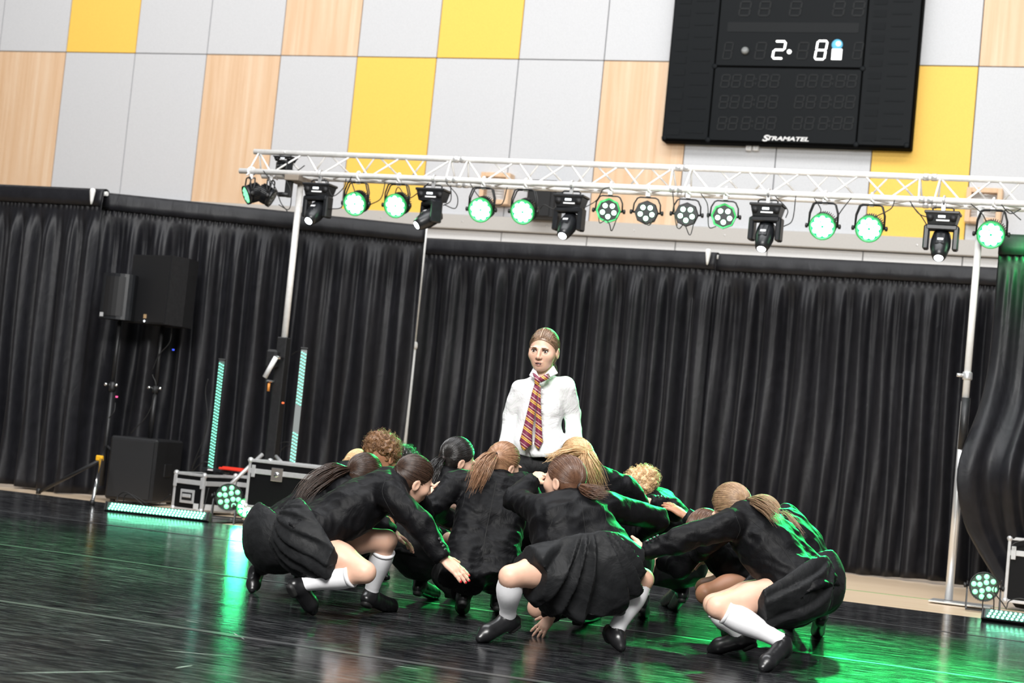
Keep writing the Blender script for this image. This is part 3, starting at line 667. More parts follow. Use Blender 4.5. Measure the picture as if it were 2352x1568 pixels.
# subwoofer
A = fl(238, 1149); B = fl(346, 1161); ex = (B-A)/np.linalg.norm(B-A); ey = np.array([-ex[1], ex[0], 0]); SW = np.linalg.norm(B-A); SD = .62; SH = .58
sc_ = A+ex*SW/2+ey*SD/2
r_ = empty('subwoofer', sc_, 'large black subwoofer cabinet standing on the floor under the loudspeaker', 'subwoofer')
keep(blk(sc_+[0, 0, SH/2+.02], ex, ey, (SW, SD, SH), .018).build('cabinet', M_BLK), r_)
keep(blk(A+ex*SW/2-ey*.008+np.array([0, 0, SH/2+.02]), ex, ey, (SW-.05, .016, SH-.05), .006).build('grille', M_GRILL), r_)
keep(blk(A+ex*(SW+.002)+ey*.3+np.array([0, 0, SH*.55]), ex, ey, (.012, .16, .12), .005).build('side_handle', M_GRILL), r_)
for u in (.06, SW-.06):
    for v in (.06, SD-.06): keep(MB().lathe([(.025, 0), (.025, .02)], A+ex*u+ey*v, n=10).build('foot', M_RUB), r_)
# pole and big speaker above the subwoofer
def speaker(name, px0, px1, py0, py1, Y, depth, yaw, label, badge, rnd=False):
    p0 = atY(px0, py0, Y); p1 = atY(px1, py1, Y); cx, cz = (p0[0]+p1[0])/2, (p0[2]+p1[2])/2; W = abs(p1[0]-p0[0])*.92; H = abs(p0[2]-p1[2])
    ex = np.array([math.cos(yaw), math.sin(yaw), 0]); ey = np.array([-ex[1], ex[0], 0]); c = np.array([cx, Y+depth/2, cz])
    root = empty(name, (cx, Y+depth/2, cz-H/2), label, 'speaker')
    def poly(pts, z0, z1, nm, mat, smooth=False):
        n = len(pts); V = [c+ex*a+ey*b+np.array([0, 0, z]) for z in (z0, z1) for a, b in pts]
        keep(MB().add(V, [tuple(range(n))[::-1], tuple(range(n, 2*n))]+[(i, (i+1) % n, n+(i+1) % n, n+i) for i in range(n)], smooth).build(nm, mat), root)
    if rnd:
        fr = [(W/2*math.sin(t), -depth*.32-.09*math.cos(t)) for t in np.linspace(-1.45, 1.45, 11)]
        poly(fr+[(W*.30, depth/2), (-W*.30, depth/2)], -H/2, H/2, 'cabinet', M_BLKP)
        gr = [(W*.44*math.sin(t), -depth*.32-.10*math.cos(t)) for t in np.linspace(-1.2, 1.2, 9)]
        poly(gr+[(W*.4, -depth*.2), (-W*.4, -depth*.2)], -H/2+.03, H/2-.03, 'grille', M_GRILL)
    else:
        poly([(-W/2, -depth/2), (W/2, -depth/2), (W/2, 0), (W*.32, depth/2), (-W*.32, depth/2), (-W/2, 0)], -H/2, H/2, 'cabinet', M_BLK)
        poly([(-W/2+.015, -depth/2-.012), (W/2-.015, -depth/2-.012), (W/2-.015, -depth/2+.01), (-W/2+.015, -depth/2+.01)], -H/2+.012, H/2-.012, 'grille', M_GRILL)
    fy = -depth/2-.016 if not rnd else -depth*.32-.103
    bx = badge[0]*W; keep(blk(c+ex*bx+ey*fy+np.array([0, 0, badge[1]*H]), ex, ey, (.034, .006, .038)).build('badge', new_mat('bronze_badge', (.45, .30, .16), .4) if not rnd else M_CALU), root)
    if not rnd: keep(MB().lathe([(.011, 0), (.011, .005)], c+ex*bx+ey*fy+np.array([0, 0, badge[1]*H-.045]), -ey, 10).build('power_lamp', M_DISP), root)
    return root, c, H
SY_ = (A+ey*.3)[1]
r_, c_, H_ = speaker('loudspeaker', 301, 408, 582, 748, SY_-.1, .42, -.28, 'big black loudspeaker on a pole above the subwoofer', (.0, -.40))
pt = c_-np.array([0, 0, H_/2]); st = np.array([pt[0], pt[1], SH+.02])
r_ = empty('speaker_pole', st, 'thin black pole between the subwoofer and the big loudspeaker', 'pole')
keep(MB().tube([st, st+[0, 0, .45]], .022, 12).build('lower_tube', M_BLK), r_); keep(MB().tube([st+[0, 0, .45], pt], .017, 12).build('upper_tube', M_BLK), r_)
keep(MB().lathe([(.03, 0), (.032, .03), (.028, .07)], st+[0, 0, .42], n=12).build('collar', M_BLK), r_)
for s_ in (-1, 1): keep(MB().lathe([(.008, .02), (.008, .05), (.015, .052), (.015, .075)], st+[0, 0, .47], (s_, -.3, 0), 8).build('clamp_knob', M_CHROME), r_)
r_, c2, H2 = speaker('loudspeaker', 229, 292, 625, 735, 13.75, .30, .12, 'small black loudspeaker on a tripod, left of the big one', (-.28, -.42), True)
bs = np.array([c2[0], c2[1], 0.]); pt = c2-np.array([0, 0, H2/2])
r_ = empty('speaker_tripod', bs, 'black speaker tripod with a yellow clip and one silver leg showing', 'tripod')
keep(MB().tube([bs+[0, 0, .12], bs+[0, 0, 1.05]], .022, 12).build('lower_tube', M_BLK), r_); keep(MB().tube([bs+[0, 0, 1.05], pt], .017, 12).build('upper_tube', M_BLK), r_)
keep(MB().lathe([(.03, 0), (.033, .03), (.033, .07), (.026, .09)], bs+[0, 0, 1.0], n=12).build('collar', M_BLK), r_)
for s_ in (-1, 1): keep(MB().lathe([(.008, .02), (.008, .05), (.016, .052), (.016, .075)], bs+[0, 0, 1.06], (s_, -.4, 0), 8).build('clamp_knob', M_CHROME), r_)
yc = atY(233, 1055, 13.35)
f1 = fl(88, 1134); f2 = fl(211, 1161)
keep(MB().tube([f1+[0, 0, .015], yc], .016, 10).build('leg', M_BLK), r_); keep(MB().tube([f2+[0, 0, .02], yc+[.01, -.02, 0]], .015, 10).build('leg', M_CHROME), r_)
keep(MB().tube([bs+[.5, .25, .015], bs+[0, 0, .5]], .016, 10).build('leg', M_BLK), r_)
for f_ in (f1, f2): keep(MB().lathe([(.024, 0), (.024, .035), (.018, .05)], f_, n=10).build('rubber_foot', M_RUB), r_)
keep(MB().box(yc+[-.02, 0, .01], (.065, .04, .05), bev=.008).build('yellow_clip', M_YCL), r_)
keep(MB().tube([yc, bs+[0, 0, .48]], .012, 8).build('strut', M_BLK), r_)

# flight cases
def flight_case(A, ex, W, D, H, z0, label, latch=True, handle=False):
    ex = np.array(ex, float); ex /= np.linalg.norm(ex); ey = np.array([-ex[1], ex[0], 0]); A = np.array(A, float); A[2] = z0
    C_ = A+ex*W/2+ey*D/2; root = empty('flight_case', C_, label, 'flight case'); t = .024
    def B(u, v, z, su, sv, sz, nm, mat, bev=.003): return keep(blk(A+ex*u+ey*v+np.array([0, 0, z]), ex, ey, (su, sv, sz), bev).build(nm, mat), root)
    B(W/2, D/2, H/2, W-.016, D-.016, H-.016, 'body', M_CASE)
    lz = H*.76
    for u in (t/2, W-t/2):
        for v in (t/2, D-t/2): B(u, v, H/2, t, t, H, 'edge_rail', M_CALU)
    for z in (t/2, H-t/2):
        for v in (t/2, D-t/2): B(W/2, v, z, W-2*t, t, t, 'edge_rail', M_CALU)
        for u in (t/2, W-t/2): B(u, D/2, z, t, D-2*t, t, 'edge_rail', M_CALU)
    for v in (.004, D-.004): B(W/2, v, lz, W-2*t, .012, .042, 'lid_rail', M_CALU)
    for u in (.004, W-.004): B(u, D/2, lz, .012, D-2*t, .042, 'lid_rail', M_CALU)
    for u in (.012, W-.012):
        for v in (.012, D-.012):
            for z in (.012, H-.012): keep(MB().lathe([(.0, -.026), (.018, -.02), (.026, 0), (.018, .02), (0, .026)], A+ex*u+ey*v+np.array([0, 0, z]), n=10, caps=False).build('ball_corner', M_CALU), root)
    if latch:
        for u in ((W*.3, W*.75) if W > .5 else (W*.5,)):
            o = B(u, -.006, lz-.01, .11, .012, .11, 'latch_plate', M_CHROME, .004); q = keep(MB().lathe([(.022, 0), (.022, .012), (.01, .014)], A+ex*u-ey*.012+np.array([0, 0, lz-.01]), -ey, 12).build('latch_knob', M_CHROME), root)
    if handle:
        B(W*.5, -.004, H*.38, .15, .01, .12, 'handle_plate', M_CALU); B(W*.5, -.009, H*.38, .11, .006, .07, 'handle_well', M_GRILL); B(W*.5, -.016, H*.38+.005, .09, .014, .03, 'handle_grip', M_CALU)
    for u in (W*.06, W*.94):
        B(u, -.006, lz, .035, .010, .10, 'corner_bracket', M_CALU)
    return root, A, ex, ey
A1 = fl(392, 1171); B1 = fl(468, 1185); e1 = B1-A1
c1r = flight_case(A1, (1, -.1, 0), .33, .52, .335, 0.012, 'small black flight case with a recessed handle, beside the subwoofer', latch=False, handle=True)
c1s = flight_case(A1+np.array([.36, .42, 0]), (1, -.05, 0), .42, .4, .345, 0.012, 'black flight case standing behind the floor par light', latch=False)
A2 = fl(556, 1203); c2r = flight_case(A2, (1, -.04, 0), .95, .34, .405, 0.14, 'long black flight case with silver latch, behind the crouching children', latch=True)
for u in (.08, .87):
    for v in (.06, .28):
        q = A2+np.array([u, v-.04*u, 0]); keep(MB().lathe([(.03, -.014), (.045, -.012), (.045, .012), (.03, .014)], q+[0, 0, .045], (1, 0, 0), 14).build('caster_wheel', M_RUB), c2r[0])
        keep(MB().box(q+[0, 0, .105], (.05, .05, .07), bev=.004).build('caster_fork', M_CALU), c2r[0])
# LED battens
def batten(P, Q, face, label, leds, mat, upright_=False, w=.075, dep=.07, off=None, rows=3, name='led_batten'):
    P = np.array(P, float); Q = np.array(Q, float); L = np.linalg.norm(Q-P); ex = (Q-P)/L; fz = np.array(face, float); fz -= ex*np.dot(fz, ex); fz /= np.linalg.norm(fz); ey = np.cross(fz, ex)
    R3 = np.array([ex, ey, fz]).T; c = (P+Q)/2; root = empty(name, c, label, 'light bar')
    keep(MB().box(c-fz*dep/2, (L, w, dep), R3, .006).build('body', M_BLK), root)
    keep(MB().box(c+fz*.001, (L-.03, w*.86, .006), R3, .002).build('lens_panel', M_LPANEL if off is None else M_LEDOFF), root)
    for s_ in (-1, 1): keep(MB().box(c+ex*s_*(L/2+.004)-fz*dep/2, (.012, w*1.06, dep*1.1), R3, .003).build('end_cap', M_BLK), root)
    me = None; n = leds
    for i in range(n):
        for j in range(rows):
            u = (i+.5+(j-1)*.28)/n*(L-.06)-(L-.06)/2; v = (j-(rows-1)/2)*w*.27
            m_ = mat if off is None or not (off[0] < i/n < off[1]) else None
            if m_ is None: continue
            if me is None:
                me = MB().lathe([(w*.130, 0), (w*.10, .006), (0, .008)], (0, 0, 0), fz, 8).build('led', mat); o = me; o.location = tuple(c+fz*.004+ex*u+ey*v); keep(o, root); me = o.data
            else:
                o = bpy.data.objects.new('led', me); col.objects.link(o); o.location = tuple(c+fz*.004+ex*u+ey*v); keep(o, root)
    return root
P = fl(243, 1161, .05); Q = fl(478, 1186, .05)
batten(P, Q, (.25, -1, .35), 'glowing green LED batten lying on the floor in front of the subwoofer', 30, M_LEDB)
camv = np.array([.45, -.9, .05])
t1 = atY(510, 826, 14.1); t0 = np.array([t1[0], t1[1], .36])
batten(t0, t1, camv, 'left upright green LED bar standing on the small flight case', 34, M_LEDV, w=.062)
t1 = atY(699, 800, 13.66); t0 = np.array([t1[0], t1[1], .47])
batten(t0, t1, camv, 'right upright LED bar with an unlit middle, on the long flight case', 34, M_LEDV, w=.062, off=(.27, .52))
# floor par lights
o = make_par('floor_par_light', 12, -3, False, M_LEDS, floor=True, r=.115); p = fl(508, 1191); o.location = (p[0], p[1]+.1, .185); o.rotation_euler.z = .42; tag(o, 'round floor par light with pale green lenses, in front of the left flight cases', 'stage light')
p = fl(562, 1203); o = make_par('floor_par_light', 12, 0, True, M_LEDG, floor=True, r=.075); o.location = (p[0], p[1], .135); o.rotation_euler.z = .42; tag(o, 'dazzling green floor par half hidden behind the leftmost crouching child', 'stage light')
spot('par_beam', (p[0]+.05, p[1]-.15, .14), (.42, -.9, -.02), 30, (.03, 1, .35), 110)
# bits on the cases
q = atY(537, 1073, 14.0); r_ = empty('red_tray', q, 'small red plastic tray lying on the flight case', 'tray')
keep(MB().box(q+[0, 0, -.02], (.26, .10, .022), bev=.008).build('tray', M_RED), r_); keep(MB().box(q+[0, 0, -.006], (.2, .07, .012), bev=.004).build('rim', M_RED), r_)
q = atY(475, 1092, 13.85); r_ = empty('black_control_box', (q[0], q[1]+.1, .36), 'flat black control box on top of the small flight case', 'control box')
keep(MB().box((q[0], q[1]+.15, .375), (.2, .18, .035), bev=.006).build('body', M_BLKP), r_); keep(MB().box((q[0], q[1]+.05, .378), (.05, .01, .012)).build('display', M_LABEL), r_)
LG = 'cables around the left lighting gear'
for pts, Y, wh in (([(268, 1155), (272, 1138), (290, 1130), (318, 1150), (330, 1160)], 13.05, 'behind the left end of the floor batten'), ([(282, 1158), (288, 1137), (305, 1137), (335, 1155)], 13.1, 'behind the floor batten, second loop'), ([(330, 1155), (370, 1150), (392, 1135)], 13.2, 'between the floor batten and the small flight case'),
  ([(440, 1080), (455, 1050), (482, 1040)], 13.95, 'left upright LED bar, upper lead'), ([(438, 1085), (465, 1062), (483, 1063)], 13.95, 'left upright LED bar, lower lead'), ([(478, 870), (472, 900), (475, 980), (440, 1075)], 14.15, 'hanging from the top of the left LED bar'),
  ([(575, 1055), (620, 1030), (650, 1016), (668, 1016)], 14.4, 'arching to the right LED bar'), ([(640, 1040), (655, 1025), (668, 1026)], 14.4, 'second lead into the right LED bar'), ([(670, 815), (680, 808), (692, 806)], 14.5, 'top of the right LED bar'), ([(550, 1085), (540, 1130), (558, 1160), (575, 1165)], 13.7, 'in front of the long flight case'),
  ([(395, 744), (390, 785), (365, 815), (350, 850)], c_[1]-.03, 'hanging from the big loudspeaker'), ([(350, 860), (358, 890), (340, 950), (300, 995)], 13.4, 'winding round the speaker pole'), ([(265, 925), (262, 945), (250, 960)], 13.8, 'on the tripod of the small loudspeaker'), ([(480, 1120), (470, 1160), (462, 1182), (440, 1186)], 13.3, 'beside the floor par light')):
    cable(pts, Y, f'thin dark cable, {wh}', group=LG)
for px, py, Y, m_, lab in ((398, 803, 14.3, (.05, .1, .9), 'tiny blue pilot light in front of the drape'), (268, 911, 13.6, (.9, .1, .3), 'tiny pink pilot light by the tripod'), (650, 925, 13.7, (.9, .15, .05), 'tiny orange tag by the crank stand')):
    q = atY(px, py, Y); o = MB().box(q, (.022, .01, .016), bev=.003).build('pilot_light', new_mat('pilot_'+lab[5:9], m_, .4, emit=m_, es=.8)); tag(o, lab, 'pilot light')

# ---------------------------------------------------------------- gear at the right
A3 = fl(2303, 1397); flight_case(A3, (1, -.02, 0), .8, .5, .50, .05, 'black flight case with chrome latch at the right edge', latch=True)
o = make_par('floor_par_light', 12, -6, False, M_LEDS, floor=True, r=.105); p = fl(2240, 1402); o.location = (p[0]+.04, p[1]+.1, .175); o.rotation_euler.z = .12; tag(o, 'round floor par light with pale green lenses beside the right pole', 'stage light')
P = fl(2258, 1407, .06); Q = P+np.array([1.0, -.04, 0]); batten(P, Q, (.05, -1, .5), 'glowing green LED batten on the floor at the right edge', 30, M_LEDB)
RG = 'cables around the right lighting gear'
for pts, Y, wh in (([(2302, 1332), (2283, 1355), (2303, 1385), (2312, 1399)], 13.1, 'beside the right floor par'), ([(2257, 1408), (2258, 1378), (2270, 1362), (2282, 1372), (2282, 1410)], 12.72, 'looping in front of the right floor par'), ([(2312, 1395), (2318, 1380), (2340, 1374), (2360, 1378)], 12.8, 'over the right batten'), ([(2322, 1253), (2335, 1245), (2360, 1240)], 13.8, 'on top of the right flight case')):
    cable(pts, Y, f'thin black cable {wh}', group=RG)
# ---------------------------------------------------------------- people: implicit surfaces turned into meshes
class SDF:
    def __init__(s, lo, hi, h):
        s.h = h; s.lo = np.array(lo, np.float32)-3*h; n = np.ceil((np.array(hi)-s.lo)/h).astype(int)+4
        s.n = n; s.d = np.full(n, 1.0, np.float32)
    def _blk(s, lo, hi):
        a = np.clip(np.floor((np.array(lo)-s.lo)/s.h).astype(int), 0, s.n-1); b = np.clip(np.ceil((np.array(hi)-s.lo)/s.h).astype(int)+1, 1, s.n)
        g = [s.lo[i]+s.h*np.arange(a[i], b[i], dtype=np.float32) for i in range(3)]
        return tuple(slice(a[i], b[i]) for i in range(3)), np.meshgrid(*g, indexing='ij', sparse=True)
    def _put(s, sl, d, k, sub_=False):
        o = s.d[sl]
        if sub_:
            d = -d; h_ = np.clip(.5-.5*(o-d)/k, 0, 1); s.d[sl] = o*(1-h_)+d*h_+k*h_*(1-h_)   # smooth max
        elif k <= 0: s.d[sl] = np.minimum(o, d)
        else:
            h_ = np.clip(.5+.5*(o-d)/k, 0, 1); s.d[sl] = o*(1-h_)+d*h_-k*h_*(1-h_)
    def cone(s, p0, r0, p1, r1, k=.02, cap0=False, cap1=False, flat=None, sub_=False):
        p0 = np.array(p0, np.float32); p1 = np.array(p1, np.float32); R_ = max(r0, r1)+k+2*s.h
        sl, (x, y, z) = s._blk(np.minimum(p0, p1)-R_, np.maximum(p0, p1)+R_)
        ba = p1-p0; L2 = float(ba@ba)+1e-9
        X, Y, Z = x-p0[0], y-p0[1], z-p0[2]; dt = (X*ba[0]+Y*ba[1]+Z*ba[2])/L2; t = np.clip(dt, 0, 1)
        d = np.sqrt((X-t*ba[0])**2+(Y-t*ba[1])**2+(Z-t*ba[2])**2) - (r0+(r1-r0)*t)
        L = math.sqrt(L2)
        if cap0: d = np.maximum(d, -dt*L)
        if cap1: d = np.maximum(d, (dt-1)*L)
        s._put(sl, d.astype(np.float32), k, sub_); return s
    def ell(s, c, R3, rad, k=.02, sub_=False):
        c = np.array(c, np.float32); R3 = np.array(R3, np.float32); rad = np.array(rad, np.float32); m_ = rad.max()+k+2*s.h
        sl, (x, y, z) = s._blk(c-m_, c+m_); X, Y, Z = x-c[0], y-c[1], z-c[2]
        q = [(X*R3[0, i]+Y*R3[1, i]+Z*R3[2, i]) for i in range(3)]
        k0 = np.sqrt(sum((q[i]/rad[i])**2 for i in range(3))); k1 = np.sqrt(sum((q[i]/rad[i]**2)**2 for i in range(3)))+1e-6
        s._put(sl, (k0*(k0-1)/k1).astype(np.float32), k, sub_); return s
    def cut(s, p, n_, k=.0):
        """keep the side the normal points away from"""
        n_ = np.array(n_, float); n_ /= np.linalg.norm(n_)
        g = np.meshgrid(*[s.lo[i]+s.h*np.arange(s.n[i], dtype=np.float32) for i in range(3)], indexing='ij', sparse=True)
        pl = (g[0]-p[0])*n_[0]+(g[1]-p[1])*n_[1]+(g[2]-p[2])*n_[2]; s.d = np.maximum(s.d, pl.astype(np.float32)); return s
    def mesh(s):
        d = s.d; ins = d < 0; n = np.array(d.shape); cn = n-1
        corner = lambda a, i, j, k: a[i:i+cn[0], j:j+cn[1], k:k+cn[2]]
        cnt = sum(corner(ins, i, j, k).astype(np.int8) for i in (0, 1) for j in (0, 1) for k in (0, 1))
        act = (cnt > 0) & (cnt < 8); idx = np.argwhere(act); 
        if len(idx) == 0: return np.zeros((0, 3)), np.zeros((0, 4), int)
        acc = np.zeros((len(idx), 3)); num = np.zeros(len(idx)); I, J, K = idx.T
        for ax in range(3):
            for u in (0, 1):
                for v in (0, 1):
                    o = [0, 0, 0]; o[(ax+1) % 3] = u; o[(ax+2) % 3] = v; e = list(o); e[ax] = 1
                    a = d[I+o[0], J+o[1], K+o[2]]; b = d[I+e[0], J+e[1], K+e[2]]; m_ = (a < 0) != (b < 0)
                    t = np.where(m_, a/np.where(m_, a-b, 1), 0); P = np.array(o, float)[None].repeat(len(idx), 0); P[:, ax] = t
                    acc += P*m_[:, None]; num += m_
        V = (idx+acc/num[:, None])*s.h+s.lo
        vid = -np.ones(cn, np.int64); vid[I, J, K] = np.arange(len(idx)); Q = []
        for ax in range(3):
            u, v = (ax+1) % 3, (ax+2) % 3
            s0 = [slice(1, -1)]*3; s0[ax] = slice(0, -1); s1 = [slice(1, -1)]*3; s1[ax] = slice(1, None)
            A = ins[tuple(s0)]; B = ins[tuple(s1)]; e = np.argwhere(A != B)
            if len(e) == 0: continue
            fl_ = A[tuple(e.T)]; e = e.copy(); e[:, u] += 1; e[:, v] += 1
            def vv(du, dv): c = e.copy(); c[:, u] -= du; c[:, v] -= dv; return vid[c[:, 0], c[:, 1], c[:, 2]]
            q = np.stack([vv(1, 1), vv(0, 1), vv(0, 0), vv(1, 0)], 1); q[~fl_] = q[~fl_][:, ::-1]; Q.append(q)
        Q = np.concatenate(Q); Q = Q[(Q >= 0).all(1)]
        return V, Q
def vnormals(V, Q):
    a = V[Q[:, 2]]-V[Q[:, 0]]; b = V[Q[:, 3]]-V[Q[:, 1]]; fn = np.cross(a, b); N = np.zeros_like(V)
    for i in range(4): np.add.at(N, Q[:, i], fn)
    return N/np.maximum(np.linalg.norm(N, axis=1, keepdims=True), 1e-9)
def smooth(V, Q, it=2, lam=.5):
    n = len(V)
    for _ in range(it):
        S = np.zeros_like(V); c = np.zeros(n)
        for i in range(4):
            a, b = Q[:, i], Q[:, (i+1) % 4]
            for x, y in ((a, b), (b, a)):
                for k in range(3): S[:, k] += np.bincount(x, V[y, k], n)
                c += np.bincount(x, minlength=n)
        V = V*(1-lam)+lam*S/np.maximum(c, 1)[:, None]
    return V
def sines(P, seed, freq, n=7, stretch=None):
    r = np.random.default_rng(seed); out = np.zeros(len(P))
    for _ in range(n):
        k = r.normal(0, 1, 3); k /= np.linalg.norm(k); k *= freq*r.uniform(.6, 1.5)
        if stretch is not None: k = k*stretch
        ph = P@k + r.uniform(0, 6.3); w_ = P@(np.roll(k, 1)*.35); out += np.sin(ph+1.3*np.sin(w_+r.uniform(0, 6)))
    return out/math.sqrt(n)
nrm = lambda v: np.array(v, float)/np.linalg.norm(v)
def camdir(v): return CR*v[0]+CU*v[1]-CF*v[2]
def wrinkle(V, Q, seed, amp=.004, f=38, ridge=.5):
    N = vnormals(V, Q); a = sines(V, seed, f); b = 1-np.abs(sines(V, seed+9, f*.8))
    return V+N*(amp*(a*(1-ridge)+(b-.4)*ridge*1.4))[:, None]

# materials for people
def mk_cloth(name, base, amt=.25, sheen=.25, rough=.75, bs=.25):
    m = new_mat(name, base, rough, spec=.14, sheen=sheen); v = coords(m)
    n = noise(m, v, 22, 5, .6, .5); a = tuple(c*(1-amt) for c in base); b = tuple(c*(1+amt) for c in base)
    lk(m, ramp(m, n, [(.3, a), (.7, b)]), bsdf(m).inputs['Base Color'])
    bump(m, noise(m, v, 9, 4, .55, .7), bs, .02); return m
M_BLAZER = mk_cloth('black_blazer_cloth', (.0030, .0030, .0038), .25, .015, .55, .45)
M_SKIRT = mk_cloth('charcoal_skirt_cloth', (.0115, .012, .013), .2, .02, .55, .4)
M_TROUS = mk_cloth('black_trouser_cloth', (.0045, .0045, .0052), .2, .02, .55, .5)
M_SOCK = mk_cloth('white_cotton_sock', (.80, .80, .82), .03, .2, .8, .08)
M_BSOCK = mk_cloth('black_sock', (.014, .014, .015), .2)
M_SHIRT = mk_cloth('white_cotton_shirt', (.74, .74, .755), .02, .05, .7, .8)
M_SHOE = new_mat('black_shoe_leather', (.010, .010, .011), .32, spec=.5)
M_SOLE = new_mat('black_shoe_sole', (.016, .016, .016), .6)
def mk_skin(name, base):
    m = new_mat(name, base, .48, spec=.4, sss=.12); v = coords(m); n = noise(m, v, 9, 4, .6)
    a = tuple(c*f for c, f in zip(base, (.95, .88, .86))); b = tuple(min(1, c*1.05) for c in base)
    lk(m, ramp(m, n, [(.3, a), (.7, b)]), bsdf(m).inputs['Base Color']); return m
SK1 = mk_skin('fair_skin', (.66, .42, .31)); SK2 = mk_skin('tan_skin', (.38, .19, .11)); SK3 = mk_skin('light_skin', (.67, .43, .32))
def mk_hair(name, c0, c1, rough=.36):
    m = new_mat(name, c0, rough, spec=.6); v = coords(m, (1, 1, 1)); n = noise(m, v, 55, 4, .7)
    lk(m, ramp(m, n, [(.3, c0), (.7, c1)]), bsdf(m).inputs['Base Color']); return m
HB = mk_hair('dark_brown_hair', (.020, .010, .007), (.060, .032, .020)); HK = mk_hair('black_hair', (.006, .005, .005), (.018, .015, .014), .3)
HL = mk_hair('light_brown_hair', (.22, .105, .055), (.42, .24, .14)); HM = mk_hair('mid_brown_hair', (.075, .032, .018), (.15, .075, .042))
HY = mk_hair('blonde_hair', (.44, .26, .12), (.72, .50, .28)); HC = mk_hair('curly_brown_hair', (.10, .045, .018), (.26, .13, .055), .5); HD = mk_hair('dark_blonde_hair', (.20, .12, .07), (.40, .26, .15))
M_SEAM = new_mat('dark_seam', (.003, .003, .003), .8); M_BAND = new_mat('hair_band', (.02, .012, .01), .6); M_NAIL = new_mat('nail_polish', (.55, .02, .03), .25); M_BTN = new_mat('black_button', (.03, .03, .03), .25)

def strands(mb, paths, r0, n=4):
    for P in paths:
        k = len(P); mb.tube(P, [r0*(1-.75*(i/(k-1))**2) for i in range(k)], n, caps=False)

def build_head(c, face, up, skin, rng_, h=.004, face_detail=False, scale=1.):
    """returns list of (V,Q) for head + the head frame"""
    y = nrm(face); z = nrm(np.array(up)-y*np.dot(up, y)); x = np.cross(y, z); R3 = np.array([x, y, z]).T; s_ = scale
    W = lambda a: c + R3@(np.array(a, float)*s_)
    S = SDF(c-.16*s_, c+.16*s_, h); E = lambda a, r, k=.02, sub_=False: S.ell(W(a), R3, np.array(r)*s_, k*s_, sub_)
    E((0, -.012, .022), (.073, .092, .088)); E((0, .028, -.03), (.062, .062, .072), .03); E((0, .045, -.072), (.036, .040, .030), .03); E((0, .062, -.082), (.017, .016, .014), .02)
    for sg in (-1, 1):
        E((sg*.040, .058, -.022), (.024, .022, .022), .025)
        E((sg*.031, .094, .005), (.017, .014, .011), .012, True)                      # eye socket
        E((sg*.030, .0855, .021), (.022, .008, .007), .012)                            # brow
        E((sg*.076, -.008, -.012), (.007, .020, .030), .006); E((sg*.083, -.004, -.010), (.006, .010, .018), .006, True)
    S.cone(W((0, .088, .012)), .007*s_, W((0, .108, -.026)), .010*s_, .012*s_)
    for sg in (-1, 1): E((sg*.011, .098, -.030), (.008, .009, .007), .006)
    E((0, .090, -.054), (.022, .010, .0055), .008); E((0, .088, -.066), (.019, .010, .0055), .008)
    if face_detail: E((0, .097, -.0605), (.015, .012, .0028), .003, True)
    return S, R3, W
def head_parts(W, R3, root, s_, mouth_open=False, skin=None):
    M_EW = MATS('eye_white', (.75, .73, .72), .2); M_IR = MATS('brown_iris', (.05, .025, .015), .1); M_LIP = MATS('pink_lip', (.44, .20, .16), .5); M_BR = MATS('brown_brow', (.24, .13, .08), .6); M_MO = MATS('mouth_dark', (.05, .012, .012), .5)
    for sg in (-1, 1):
        e = W((sg*.031, .0795, .004)); b = MB(); b.lathe([(0, -.0115*s_)]+[(.0115*s_*math.sin(t), -.0115*s_*math.cos(t)) for t in np.linspace(.2, 2.94, 9)]+[(0, .0115*s_)], e, R3[:, 1], 14, caps=False); ey_ = keep(b.build('eye', M_EW), root)
        i_ = keep(MB().lathe([(.0058*s_, .0098*s_), (.0052*s_, .0115*s_), (0, .0122*s_)], e, R3[:, 1]-R3[:, 0]*.06, 12).build('iris', M_IR), ey_)
        lid = [W((sg*.031+a*.0155, .0905-abs(a)*.006-(.004 if a*sg > 0 else 0)*abs(a), .0115-.006*a*a)) for a in np.linspace(-1, 1, 7)]
        keep(MB().tube(lid, [.0012*s_]+[.0028*s_]*5+[.0012*s_], 6).build('eyelid', MATS('eyelash', (.06, .03, .02), .5)), root)
        for zz, yy, rr_ in ((-.0080, .0850, .0022),): keep(MB().tube([W((sg*.031+a*.0130, yy-.0055*a*a, zz-(.0050*a*a if zz > 0 else -.0040*a*a))) for a in np.linspace(-1, 1, 7)], [.0012*s_]+[rr_*s_]*5+[.0012*s_], 7).build('lid', skin), root)
        br = [W((sg*(.014+a*.036), .0985-a*a*.017, .0225+.0025*math.sin(a*2.0)-.003*a)) for a in np.linspace(0, 1, 7)]
        keep(MB().tube(br, [.0018*s_, .0024*s_, .0024*s_, .0022*s_, .0019*s_, .0014*s_, .0008*s_], 6).build('eyebrow', M_BR), root)
    up_ = [W((a*.021, .0975-abs(a)**2*.008, -.0535+.003*abs(a)-(.003 if abs(a) > .9 else 0))) for a in np.linspace(-1, 1, 9)]
    lo_ = [W((a*.019, .0955-abs(a)**2*.008, -.0690+.007*abs(a)**2)) for a in np.linspace(-1, 1, 9)]
    rr = [.001, .002, .0026, .003, .0028, .003, .0026, .002, .001]
    keep(MB().tube(up_, [q*.8*s_ for q in rr], 7).build('lip', M_LIP), root); keep(MB().tube(lo_, [q*1.15*s_ for q in rr], 7).build('lip', M_LIP), root)
    keep(MB().lathe([(.0062*s_, 0), (.0050*s_, .002*s_), (0, .003*s_)], W((0, .0945, -.0612)), R3[:, 1], 16, sx=2.7).build('mouth', M_MO), root)
_mats = {}
def MATS(n, c, r):
    if n not in _mats: _mats[n] = new_mat(n, c, r)
    return _mats[n]
